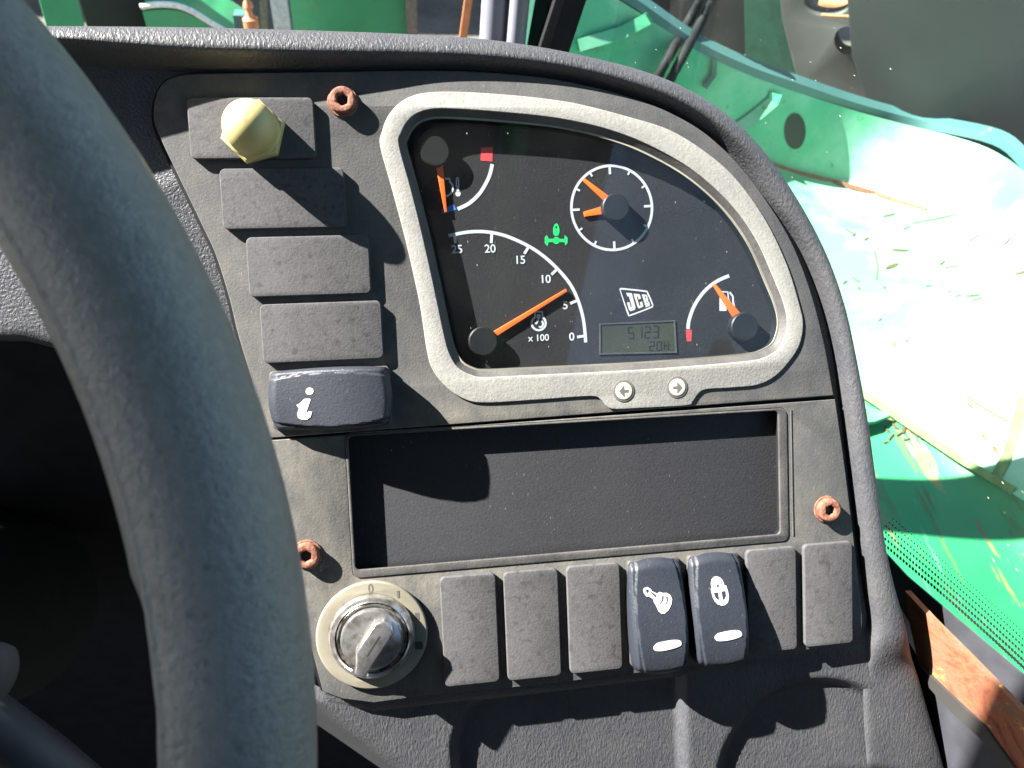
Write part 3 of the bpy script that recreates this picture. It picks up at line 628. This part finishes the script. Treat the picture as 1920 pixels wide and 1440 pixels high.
# ------------------------------------------------------------------ ignition switch
c = P(698, 1190.5, 1.5); IA = (*c, .02)
ig = thing('ignition_switch', 'round chrome ignition switch in a cream ring marked with key positions', 'ignition switch', IA)
def ipl(name, loops, w0, w1, mat, parent=ig, bevel=0): return plate(name, loops, w0, w1, mat, parent, bevel, IA)
rg = ipl('position_ring', [circ(*c, 22.2, 72), circ(*c, 17.0, 60)], .02, 2.4, 'cream_plastic', ig, .7)
def iz(x, y, w=2.4): return P(590+x/6.545, 1080+y/6.545, w)
q0 = iz(688, 160); text('position_mark', '0', 5.4, q0[0], q0[1], 2.4, 'mark_grey', rg, IA, .05, sx=.8)
ipl('position_mark', [stroke([iz(1022, 180), iz(1030, 268)], .9)], 2.4, 2.5, 'mark_grey', rg)
for x in (1240, 1268): ipl('position_mark', [stroke([iz(x-2, 450), iz(x+4, 535)], .8)], 2.4, 2.5, 'mark_grey', rg)
for x in (1247, 1278, 1310): ipl('position_mark', [stroke([iz(x-3, 805), iz(x+4, 900)], 1.0)], 2.4, 2.5, 'mark_black', rg)
link('collar_nut', lathe([(17.2, .1), (17.2, 3.6), (16.4, 5.2), (15.2, 5.6), (14.6, 5.2), (14.2, 3.6)], 72, IA, c), 'chrome', ig)
link('grip_ring', lathe([(14.4, 3.8), (14.0, 4.8), (13.4, 4.4), (12.8, 3.0)], 24, IA, c), 'chrome_worn', ig)
link('barrel', lathe([(12.3, .5), (12.3, 6.6), (11.9, 7.4), (11.2, 7.7), (.01, 7.8)], 64, IA, c), 'chrome', ig)
a = math.atan2(1, .72); ca, sa = math.cos(a), math.sin(a)
def lv(x, y): return (c[0]+x*ca-y*sa+.6, c[1]+x*sa+y*ca-.3)
bar = [lv(*p) for p in ((-13.2, -2.6), (-12.2, -4.2), (8, -4.4), (10.6, -1.8), (10.6, 1.6), (8, 4.2), (-5.5, 4.4), (-9.5, 1.8), (-12.8, .2))]
gr = ipl('grip', [bar], 7.0, 12.8, 'chrome', ig, .9)
ipl('key_slot', [[lv(*p) for p in ((-4.5, -.35), (4.8, -.35), (4.8, .35), (-4.5, .35))]], 12.6, 12.86, 'mark_black', gr)

# ------------------------------------------------------------------ steering wheel
# plane and circle fitted to both edges of the rim in the photograph
wn = np.array([math.tan(math.radians(-14)), math.tan(math.radians(4)), 1.0]); wn /= np.linalg.norm(wn)
w1 = np.cross([0, 1, 0], wn); w1 /= np.linalg.norm(w1); w2 = np.cross(wn, w1)
def cdir(v): return ax[0]*float(v[0])+ax[1]*float(v[1])+ax[2]*float(v[2])
wc = cam_to_world(-.23504, .06692, .08877)
ex, ey = cdir(w1), -cdir(w2); ez = ex.cross(ey).normalized()
WM = Matrix(((ex.x, ey.x, ez.x, wc.x), (ex.y, ey.y, ez.y, wc.y), (ex.z, ey.z, ez.z, wc.z), (0, 0, 0, 1)))
sw = bpy.data.objects.new('steering_wheel', None); COL.objects.link(sw); sw.matrix_world = WM; sw.empty_display_size = .02
tag(sw, 'worn dark grey steering wheel rim curving across in front of the dashboard', 'steering wheel')
V = []; F = []; NA, NT = 260, 180; RM, TR = .1916, .0145
for i in range(NA):
    an = 2*math.pi*i/NA
    deg = math.degrees(an); step = sst(((-deg+360 if deg > 180 else -deg)+ -10+2)/2.5) if False else 0
    grip = 1.0
    ad_ = (deg+180) % 360-180
    gi = sst((10.2-ad_)/.9)          # below this angle the inner thumb grip is slimmer
    for k in range(NT):
        b_ = 2*math.pi*k/NT; r = TR
        inner = -math.cos(b_)
        rr = RM+r*math.cos(b_); zz = r*1.0*math.sin(b_)
        # ledge on the inside front: a step seam that runs round the rim
        lb = math.degrees(b_) % 360
        if 100 < lb < 262:
            wob = .6*math.sin(an*61)+.5*math.sin(an*143+1)
            cut = (.0013+.0013*gi)*sst((lb-135-wob)/2.2)*sst((260-lb)/20)-.00045*math.exp(-((lb-131-wob)/2.4)**2)+.0011*math.exp(-((lb-135.5-wob)/1.5)**2)
            rr -= cut*math.cos(b_); zz -= cut*math.sin(b_)
        V.append((rr*math.cos(an), rr*math.sin(an), zz))
for i in range(NA):
    for k in range(NT): F.append((i*NT+k, ((i+1) % NA)*NT+k, ((i+1) % NA)*NT+(k+1) % NT, i*NT+(k+1) % NT))
link('rim', mesh_from(V, F, True, 180), 'rim_rubber', sw)
link('hub', lathe([(42, -60), (46, -40), (45, -28), (38, -22), (.01, -20)], 40), 'hub_matt', sw)
for an in (90, 215, 325):
    a = math.radians(an); pts = [Vector((r*math.cos(a), r*math.sin(a), z)) for r, z in ((.03, -.045), (.08, -.04), (.13, -.02), (.178, -.001))]
    link('spoke', tube(pts, [.012, .011, .010, .009], 12), 'rim_rubber', sw)
# column and indicator stalk behind the wheel
ctop = wc-ez*.055; cbot = wc-ez*.30+Vector((0, .03, -.10))
colm = thing('steering_column', 'dark steering column below the wheel with a grey stalk', 'steering column', world=cbot)
def inp(me, par): me.transform(par.matrix_world.inverted()); return me
link('column_shroud', inp(tube([cbot, cbot.lerp(ctop, .4), ctop], [.06, .052, .04], 20), colm), 'rubber_black', colm)
s0 = wc-ez*.10; e1 = cam_to_world((-40-960)*.20/FPX, (1262-720)*.20/FPX, .20); e2 = cam_to_world((12-960)*.20/FPX, (1270-720)*.20/FPX, .20)
link('stalk', inp(tube([s0, s0.lerp(e1, .5), e1], [.009, .007, .006], 12), colm), 'rubber_black', colm)
link('stalk_knob', inp(tube([e1, e1.lerp(e2, .15), e1.lerp(e2, .4), e1.lerp(e2, .75), e1.lerp(e2, .93), e2], [.005, .007, .0082, .0078, .006, .002], 20), colm), 'trim_grey', colm)
e3 = cam_to_world((-60-960)*.25/FPX, (1330-720)*.25/FPX, .25); e4 = cam_to_world((170-960)*.27/FPX, (1500-720)*.27/FPX, .27)
link('lower_stalk', inp(tube([s0-ez*.05, e3, e3.lerp(e4, .6), e4], [.010, .010, .010, .009], 12), colm), 'trim_grey', colm)

# ------------------------------------------------------------------ right-hand side of the cab
XG = .252
sw_ = thing('side_window', 'dusty right side window pane with black dotted border along its lower edge', 'window', world=on_x(1800, 1190, XG))
def xw(pts, x): return [on_g(px, py, x-XG) for px, py in pts]
pane = prism([Vector((CAM.x+XG-.149*(y-.15), CAM.y+y, CAM.z+z)) for y, z in ((-.20, -.29), (.20, -.372), (.61, -.50), (.61, .36), (-.20, .36))], Vector((.004, 0, 0)))
solid('pane', pane, 'window_glass', parent=sw_)
solid('border_band', prism(xw([(1640, 1015), (1700, 1080), (1800, 1165), (1990, 1325), (2100, 1440), (2050, 1500), (1900, 1400), (1700, 1200), (1640, 1110)], XG-.0012), Vector((.0008, 0, 0))), 'trim_grey', parent=sw_)
bmj = bmesh.new()
for i in range(64):
    for j in range(6):
        t = i/60; px = 1642+ (1990-1642)*t+j*6.5; py = 1012+(1322-1012)*t-20*math.sin(t*math.pi)*.3-j*1-4+(-6*j)
        r = .00105*(1-.13*j); cpt = on_g(px, py, -.0012)
        vs = [bmj.verts.new(cpt+Vector((0, r*math.cos(a), r*math.sin(a)))) for a in [math.pi*k/3 for k in range(6)]]; bmj.faces.new(vs)
me = bpy.data.meshes.new('d'); bmj.to_mesh(me); bmj.free()
d_ = solid('border_dots', me, 'rubber_black', parent=sw_); d_['kind'] = 'stuff'
# rusty sill and trim
sl = thing('window_sill', 'flaking orange rusty steel sill under the side window', 'sill', world=on_x(1800, 1300, .236))
solid('rusty_face', prism(xw([(1697, 1108), (1745, 1160), (1802, 1217), (1920, 1337), (2060, 1480), (2040, 1600), (1907, 1445), (1847, 1362), (1780, 1300), (1722, 1245), (1708, 1180)], .236), Vector((.003, 0, 0))), 'rust_sill', parent=sl)
solid('sill_edge', prism(xw([(1722, 1246), (1780, 1302), (1847, 1364), (1907, 1448), (2040, 1610), (2020, 1640), (1895, 1470), (1838, 1385), (1770, 1322), (1718, 1262)], .2345), Vector((.013, 0, 0))), 'dark_steel', parent=sl)
tr = solid('side_trim', prism([on_g(1650, 1110, -.013), on_g(1740, 1265, -.013), on_g(1900, 1460, -.013), on_g(2100, 1700, -.013), on_g(1700, 1900, -.013), on_g(1500, 1500, -.013)], Vector((.006, 0, 0))), 'trim_grey', 'dusty grey trim panel below the rusty sill', 'trim panel')
# front corner post
def ybar(name, pxa, pxb, y, mat, label=None, cat=None, parent=None, z1=.38, th=.04, group=None, z0=None, lean=0):
    a, b_ = on_y(pxa, 40, y), on_y(pxb, 40, y); zb = (CAM.z-.9) if z0 is None else z0
    k = lean
    poly = [(a.x-k*(a.z-zb), a.y, zb), (b_.x-k*(a.z-zb), a.y, zb), (b_.x+k*(CAM.z+z1-a.z), a.y, CAM.z+z1), (a.x+k*(CAM.z+z1-a.z), a.y, CAM.z+z1)]
    return solid(name, prism([Vector(p) for p in poly], Vector((0, th, 0))), mat, label, cat, parent, group)
cp = thing('corner_post', 'grey tubular cab corner post with dark green edge and black seal', 'cab post', world=Vector((CAM.x+.2, CAM.y+.62, CAM.z-.9)))
def post_tube(pa, pb, y, mat, name):
    a, b_ = on_y(pa, 40, y), on_y(pb, 40, y); r = (b_.x-a.x)/2; x = (a.x+b_.x)/2
    solid(name, tube([Vector((x+.02*(z), a.y, CAM.z+z)) for z in (-.9, -.4, .1, .38)], r, 20), mat, parent=cp)
post_tube(912, 966, .63, 'pillar_grey', 'post_tube'); post_tube(964, 1000, .615, 'pillar_grey', 'post_tube')
ybar('post_panel', 996, 1052, .64, 'dark_green', parent=cp, lean=.1); ybar('post_seal', 1046, 1086, .605, 'rubber_black', parent=cp, lean=.22)
# unseen roof, added and cut to shade the wheel but leave sun on the dash
yr = -.080
rf = thing('shade_roof', 'unseen dark roof with green rail, added to shade the wheel and cab', 'cab roof', world=Vector((-.35, -.3, ORG.z+.62)))
zr = ORG.z+.62
ye = yr+.306*.62
solid('roof_panel', prism([Vector((x, y, zr)) for x, y in ((-1.0, -.95), (.30, -.95), (.30, .42), (-.27, .42), (-.27, ye), (-1.0, ye))], Vector((0, 0, .05))), 'shade_lining', parent=rf)
solid('roof_header', box(-1.0, -.271, .38, .42, zr, zr+.05), 'shade_lining', parent=rf)
solid('roof_rail', box(.155, .185, -.9, yr+.306*.62-.01, zr-.03, zr-.001), 'green_far', parent=rf)
bk = solid('shade_rear_wall', box(-1.0, .30, -.97, -.955, .86, zr), 'shade_lining', 'unseen dark wall behind the driver, added to block skylight', 'added wall')  # added out of view to keep skylight off the dash and lens
rw = solid('shade_right_wall', box(.285, .299, -.95, -.21, .86, 1.98), 'shade_lining', 'unseen dark wall right of the driver, added to block skylight', 'added wall')  # unseen wall, added to hold back sky from the right
ld = solid('shade_door', prism([Vector((-.99, y, z)) for y, z in ((-.95, .86), (.10, .86), (.10, 1.45), (-.85, 1.45), (-.85, zr-.002), (-.95, zr-.002))], Vector((.03, 0, 0))), 'shade_lining', 'unseen solid panel left of the driver, added to cut ambient light', 'cab door')  # made-up solid door out of view, darkens the ambient light
bh_ = solid('bulkhead', box(-.95, .24, .100, .115, .9, 1.748), 'hub_matt', 'black front bulkhead under the dashboard', 'bulkhead')

# ------------------------------------------------------------------ green machine body outside the window
body = thing('engine_cover', 'faded green painted engine cover with rust lines and a raised flange', 'engine cover', world=on_h(1700, 900, -.86))
def hd(px, py, dist):       # at horizontal distance dist along the ray
    d = ray(px, py); return CAM+d*(dist/math.hypot(d.x, d.y))
def grid_body(name, rows, mat, creases=(), lv=4):
    nr, nc = len(rows), len(rows[0]); V = [p for r in rows for p in r]
    F = [(i*nc+j, i*nc+j+1, (i+1)*nc+j+1, (i+1)*nc+j) for i in range(nr-1) for j in range(nc-1)]
    me = bpy.data.meshes.new('b'); me.from_pydata([tuple(v) for v in V], [], F)
    bm = bmesh.new(); bm.from_mesh(me); cl = bm.edges.layers.float.new('crease_edge'); bm.verts.ensure_lookup_table()
    bmesh.ops.recalc_face_normals(bm, faces=bm.faces)
    for (ri, j0, j1, val) in creases:
        for j in range(j0, j1):
            e = bm.edges.get((bm.verts[ri*nc+j], bm.verts[ri*nc+j+1]))
            if e: e[cl] = val
    bm.to_mesh(me); bm.free(); me.shade_smooth()
    o = link('t', me); mo = o.modifiers.new('s', 'SUBSURF'); mo.levels = lv; mo.boundary_smooth = 'ALL'
    m2 = bpy.data.meshes.new_from_object(o.evaluated_get(bpy.context.evaluated_depsgraph_get())); bpy.data.objects.remove(o); m2.shade_smooth()
    return m2
def row(pts): return [hd(*p) for p in pts]
top = [(1060, -60, 1.33), (1180, 10, 1.36), (1300, 92, 1.39), (1400, 140, 1.43), (1480, 168, 1.475), (1600, 208, 1.56), (1720, 240, 1.62), (1860, 272, 1.55), (1930, 330, 1.40), (2100, 450, 1.18)]
wall = [(1060, 150, 1.32), (1180, 190, 1.35), (1300, 250, 1.38), (1400, 290, 1.42), (1480, 318, 1.465), (1600, 352, 1.54), (1730, 392, 1.49), (1850, 450, 1.33), (1940, 500, 1.17), (2100, 600, 1.07)]
mid = [(1060, 300, 1.20), (1180, 330, 1.22), (1300, 380, 1.22), (1400, 430, 1.22), (1480, 470, 1.20), (1590, 520, 1.15), (1720, 580, 1.09), (1830, 640, 1.03), (1940, 690, 1.0), (2100, 780, .97)]
cre = [(1060, 420, 1.10), (1180, 470, 1.08), (1300, 540, 1.05), (1400, 600, 1.02), (1500, 660, .98), (1610, 738, .93), (1720, 812, .90), (1820, 878, .88), (1930, 945, .87), (2100, 1050, .85)]
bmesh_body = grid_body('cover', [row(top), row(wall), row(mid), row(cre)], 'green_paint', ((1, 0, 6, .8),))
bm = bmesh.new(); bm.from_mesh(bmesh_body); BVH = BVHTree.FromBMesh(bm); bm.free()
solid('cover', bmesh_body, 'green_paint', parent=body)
# folded flange along the top edge
fl_ = cat_rom([tuple(hd(*p)) for p in top], 6, False)
V = []; F = []
for p in fl_:
    p = Vector(p); out = (p-CAM); out.z = 0; out.normalize()
    for q in (p+Vector((0, 0, .001)), p+out*.004+Vector((0, 0, .014)), p+out*.03+Vector((0, 0, .018)), p+out*.032+Vector((0, 0, -.02))): V.append(q)
F = [(i*4+k, i*4+k+1, i*4+k+5, i*4+k+4) for i in range(len(fl_)-1) for k in range(3)]
solid('flange', mesh_from(V, F, True, 30), 'edge_blue', parent=body)  # sky reflection put into the flange colour as blue
# lower deck
deck = grid_body('deck', [[hd(1480, 640, 1.02), hd(1610, 735, .94), hd(1720, 810, .91), hd(1820, 876, .89), hd(1930, 943, .88), hd(2100, 1048, .86)],
                          [on_h(1480, 820, -.78), on_h(1600, 880, -.78), on_h(1700, 930, -.78), on_h(1800, 985, -.78), on_h(1920, 1045, -.78), on_h(2100, 1150, -.78)],
                          [on_h(1480, 1250, -.80), on_h(1600, 1290, -.80), on_h(1700, 1330, -.80), on_h(1800, 1370, -.80), on_h(1920, 1420, -.80), on_h(2100, 1500, -.80)]], 'green_deck', (), 3)
bm = bmesh.new(); bm.from_mesh(deck); BVD = BVHTree.FromBMesh(bm); bm.free()
solid('deck', deck, 'green_deck', parent=body)
# stiffening straps on the upper wall
def strap(pts, wd_, mat='green_paint', name='stiffener', lift=.012):
    P3 = []
    for px, py in pts:
        d = ray(px, py); h = BVH.ray_cast(CAM, d); P3.append((h[0] if h[0] else CAM+d*1.5)-d*lift)
    V = []; F = []
    for i, p in enumerate(P3):
        t = (P3[min(i+1, len(P3)-1)]-P3[max(i-1, 0)]).normalized(); n = (CAM-p).normalized(); s = t.cross(n).normalized()
        V += [p-s*wd_/2, p+s*wd_/2, p+s*wd_/2-n*(lift+.004), p-s*wd_/2-n*(lift+.004)]
    for i in range(len(P3)-1):
        for k in range(4): F.append((i*4+k, i*4+(k+1) % 4, i*4+4+(k+1) % 4, i*4+4+k))
    F += [(0, 1, 2, 3), tuple(len(V)-4+k for k in range(4))]
    solid(name, mesh_from(V, F, False), mat, parent=body)
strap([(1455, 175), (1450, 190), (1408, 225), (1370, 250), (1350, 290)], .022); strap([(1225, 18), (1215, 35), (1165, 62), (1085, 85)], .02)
strap([(1440, 305), (1480, 320), (1560, 340), (1640, 362), (1690, 380), (1735, 395)], .009, 'rust_screw', 'rust_seam', .0025)
strap([(1920, 745), (1905, 800), (1890, 850), (1868, 893)], .012, 'weld_green', 'weld_seam', .003)
strap([(1812, 742), (1830, 756), (1862, 775), (1890, 790)], .0035, 'leaf_dry', 'scratch', .001); strap([(1842, 810), (1850, 826)], .006, 'rust_screw', 'rust_spot', .001); strap([(1862, 836), (1870, 850)], .006, 'rust_screw', 'rust_spot', .001)
strap([(1640, 470), (1646, 500), (1644, 525)], .0025, 'leaf_dry', 'scratch', .001); strap([(1560, 700), (1640, 752), (1720, 806), (1800, 860), (1900, 920)], .010, 'weld_green', 'weld_seam', .002)
strap([(1340, 110), (1340, 140), (1322, 165)], .008, 'edge_blue')
hole_c = (1491, 246); hp = [(hole_c[0]+20*math.cos(a), hole_c[1]+34*math.sin(a)) for a in [2*math.pi*k/24 for k in range(24)]]
d = ray(*hole_c); hh = BVH.ray_cast(CAM, d)
V = []
for px, py in hp: dd = ray(px, py); q = BVH.ray_cast(CAM, dd); V.append(q[0]-dd*.002)
solid('drain_hole', prism(V, d*.0015), 'black_steel', parent=body)
# small bracket tray at the foot of the cover
bp = [on_h(1560, 720, -.745), on_h(1625, 760, -.745), on_h(1672, 778, -.745), on_h(1640, 790, -.745), on_h(1560, 796, -.745)]
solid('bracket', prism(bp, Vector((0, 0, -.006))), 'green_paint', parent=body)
# hoses crossing the cover
def hose(label, pts, r, mat='rubber_black', grp=None, lift=.03):
    P3 = []
    for px, py in pts:
        d = ray(px, py); h = BVH.ray_cast(CAM, d); P3.append(tuple((h[0] if h[0] else CAM+d*1.55)-d*lift))
    return solid('hydraulic_hose', tube([Vector(p) for p in cat_rom(P3, 5, False)], r, 12), mat, label, 'hose', group=grp)
hose('black hydraulic hose nearest the corner post, running over the green cover', [(1322, -60), (1312, 0), (1288, 45), (1255, 105), (1215, 180)], .0085)
hose('black hydraulic hose beside the first one, running over the green cover', [(1345, -60), (1335, 0), (1312, 45), (1278, 110), (1235, 190)], .0085)
# leaf scraps lying on the cover
LF = [(1592, 435, 8), (1601, 441, 7), (1624, 449, 8), (1659, 406, 6), (1668, 404, 10), (1619, 409, 5), (1700, 428, 7), (1827, 447, 9), (1890, 453, 8), (1687, 470, 14), (1672, 500, 15), (1767, 494, 8), (1783, 501, 9), (1604, 525, 8), (1584, 530, 7), (1610, 541, 5), (1658, 540, 4), (1741, 537, 5), (1780, 548, 5), (1825, 555, 10), (1832, 562, 7), (1797, 555, 5), (1915, 512, 10), (1818, 760, 8), (1765, 409, 42), (1700, 640, 5), (1650, 600, 5)]
LF += [(1662, 806, 7), (1678, 800, 8), (1694, 806, 9), (1708, 800, 7), (1686, 815, 6), (1670, 820, 8), (1716, 815, 10), (1700, 824, 6), (1660, 830, 5), (1730, 822, 5)]
for i, (px, py, s) in enumerate(LF):
    d = ray(px, py); h = (BVD if i > 26 else BVH).ray_cast(CAM, d)
    if not h[0]: continue
    n = h[1] if h[1].dot(CAM-h[0]) > 0 else -h[1]; p = h[0]+n*.0006
    an = random.uniform(0, 6.28) if s < 40 else math.radians(-30); k = s/FPX*(p-CAM).length
    rt = ax[0]; t1 = (rt-n*rt.dot(n)).normalized(); t2 = n.cross(t1); A1 = t1*math.cos(an)+t2*math.sin(an); A2 = n.cross(A1)
    wdt = k*(.28 if s < 40 else .055); out = [p+A1*(k*math.cos(a))+A2*(wdt*math.sin(a)*(1+.3*math.cos(a*2+i)))+n*(.0012*abs(math.cos(a))) for a in [2*math.pi*q/10 for q in range(10)]]
    if i > 26: solid('leaf_scrap', prism(out, n*.0012), 'leaf_dry', 'dry husk in the little debris pile below the green bracket', 'leaf', group='husks below the bracket')
    elif s < 40: solid('leaf_scrap', prism(out, n*.0005), 'leaf_dry', 'small dry leaf scrap lying on the green engine cover', 'leaf', group='leaf scraps on the engine cover')
    else: solid('straw', prism(out, n*.0008), 'leaf_dry', 'long dry straw lying on the green engine cover', 'straw')

# ------------------------------------------------------------------ machine parts and yard beyond
def slab(name, pts, dist, thick, mat, label, cat, parent=None):
    poly = [hd(px, py, dist) for px, py in pts]; f = (poly[0]-CAM); f.z = 0; f.normalize()
    return solid(name, prism(poly, f*thick), mat, label, cat, parent)
lb = thing('loader_boom', 'dark grey loader boom plate with two round holes behind the green flange', 'boom', world=hd(1600, 330, 1.75))
def plate_holes(pts, holes, dist, thick, mat, name, parent):
    base = ray(1620, 150); f = Vector((base.x, base.y, 0)).normalized(); r_ = f.cross(Vector((0, 0, 1))); c0 = CAM+f*dist
    def to2(px, py): d = ray(px, py); t = dist/d.dot(f); q = CAM+d*t-c0; return (q.dot(r_)*1000, q.z*1000)
    me = plate_mesh([[to2(*p) for p in pts]]+[[to2(*p) for p in h] for h in holes], -thick*500, thick*500, min(6, thick*150))
    me.transform(Matrix(((r_.x, 0, f.x, c0.x), (r_.y, 0, f.y, c0.y), (0, 1, 0, c0.z), (0, 0, 0, 1))))
    return solid(name, me, mat, parent=parent)
def ell(cx, cy, rx, ry, n=28): return [(cx+rx*math.cos(2*math.pi*k/n), cy+ry*math.sin(2*math.pi*k/n)) for k in range(n)]
plate_holes([(1440, -300), (1470, 30), (1500, 150), (1510, 420), (1700, 470), (1660, 190), (1618, 60), (1590, -300)], [ell(1592, 68, 30, 32), ell(1556, -2, 40, 22)], 1.7, .05, 'dark_steel', 'side_plate', lb)
plate_holes([(1590, -320), (1618, 60), (1665, 200), (1720, 480), (2250, 700), (2250, -320)], [], 1.78, .3, 'black_steel', 'boom_box', lb)
solid('pivot_rod', tube([hd(1535, 8, 1.9), hd(1620, 14, 1.9)], .018, 12), 'brass', parent=lb); solid('pivot_clip', tube([hd(1540, 28, 1.66), hd(1604, 32, 1.66)], .003, 8), 'brass', parent=lb)
solid('hydraulic_hose', tube([Vector(p) for p in cat_rom([tuple(hd(x, y, 1.70)) for x, y in ((1760, 370), (1795, 235), (1840, 150), (1900, 95), (1980, 65), (2060, 70))], 6, False)], .014, 12), 'dark_steel', 'sleeved grey hose arching in front of the black boom box', 'hose')
solid('hydraulic_hose', tube([Vector(p) for p in cat_rom([tuple(hd(x, y, 1.68)) for x, y in ((1840, 390), (1868, 250), (1905, 195), (1960, 160), (2050, 150))], 6, False)], .013, 12), 'dark_steel', 'lower sleeved grey hose in front of the black boom box', 'hose')
slab('chassis_block', [(1090, -200), (1420, -200), (1400, 95), (1340, 200), (1100, 220)], 2.0, .3, 'black_steel', 'black steel chassis block behind the hoses', 'chassis')
slab('chassis_plate', [(1390, -200), (1505, -200), (1500, 250), (1400, 220)], 1.95, .04, 'dark_green', 'dark green chassis plate beside the boom', 'chassis')
def yobj(name, pxa, pxb, y, mat, label, cat, th=.06, top_=.3, group=None, lean=0): return ybar(name, pxa, pxb, y, mat, label, cat, None, top_, th, group, 0.0, lean)
yobj('rusty_green_panel', 548, 766, 3.2, 'green_far', 'flat green painted steel panel with rust at its edges', 'steel panel', .12)
yobj('panel_edge_post', 762, 782, 3.15, 'wood', 'brown rusty post at the edge of the green panel', 'post', .08)
yobj('pale_post', 512, 541, 3.0, 'pale_post', 'sunlit pale post left of the green steel panel', 'post', .06)
yobj('thin_rod', 866, 880, 2.4, 'brass', 'thin leaning rusty rod in front of dark shed', 'rod', .012, .3, None, .12)
yobj('grey_pole', 392, 404, 3.4, 'wood', 'leaning grey wooden pole nearest the green mudguard', 'pole', .04, .3, None, .3)
yobj('grey_pole', 408, 420, 3.5, 'wood', 'leaning grey wooden pole beside the brass fitting', 'pole', .04, .3, None, .25)
yobj('grey_pole', 488, 500, 3.5, 'wood', 'leaning grey wooden pole beside the pale post', 'pole', .04, .3, None, .12)
q = on_y(470, 40, 2.4); fm = lathe([(16, -900), (16, -20), (22, -18), (22, 8), (15, 12), (10, 20), (9, 34), (15, 40), (12, 52), (7, 60), (6, 140), (.01, 142)], 20); fm.transform(Matrix.Translation((q.x, q.y, q.z-.0)))
zmin = min(v.co.z for v in fm.vertices)
for v in fm.vertices:
    if v.co.z < zmin+.01: v.co.z = 0
solid('pipe_fitting', fm, 'brass', 'copper coloured pipe fitting on an upright pipe', 'pipe fitting')
a, b_ = on_y(430, 29, 2.5), on_y(464, 60, 2.5)
solid('pipe_bracket', prism([Vector((a.x, a.y, 0)), Vector((b_.x, a.y, 0)), Vector((b_.x, a.y, a.z)), Vector((a.x+.01, a.y, a.z))], Vector((0, .05, 0))), 'edge_blue', 'small teal bracket beside the copper fitting', 'bracket')
# curved mudguard
pts = cat_rom([(265, 14), (300, 10), (335, 13), (365, 25), (392, 42), (420, 58), (470, 90)], 5, False)
V = []; F = []
for px, py in pts:
    a = on_y(px, py, 2.6); V += [a, a+Vector((0, .25, 0)), a+Vector((0, .25, -.012)), Vector((a.x, a.y, a.z-.012)), Vector((a.x, a.y+.004, 0.0))]
n5 = 5
for i in range(len(pts)-1):
    for k in range(4): F.append((i*n5+k, i*n5+k+1, (i+1)*n5+k+1, (i+1)*n5+k))
mg = thing('mudguard', 'curved green mudguard with a bright top edge', 'mudguard', world=Vector((V[0].x, V[0].y, 0)))
solid('guard_panel', mesh_from(V, F, True, 30), 'green_far', parent=mg)
solid('edge_bead', tube([V[i*5]+Vector((0, -.004, .004)) for i in range(len(pts))], .009, 8), 'pale_post', parent=mg)
slab('green_plate', [(20, -200), (95, -200), (100, 0), (135, 60), (30, 60)], 2.6, .03, 'green_far', 'plain green steel plate beyond the wheel rim', 'steel plate')
slab('dark_screen', [(92, -200), (250, -200), (300, 60), (150, 70)], 2.8, .05, 'black_steel', 'dark leaning screen beside the green plate', 'screen')
for nm in ('green_plate', 'dark_screen'):
    o = bpy.data.objects[nm]
    low = min(v.co.z for v in o.data.vertices)
    for v in o.data.vertices:
        if v.co.z < low+.14: v.co.z -= o.location.z+v.co.z
solid('shed_wall', box(-6, 3.2, 6.2, 6.4, 0, 4.5), 'shed_dark', 'dark shed wall behind the yard clutter', 'shed')
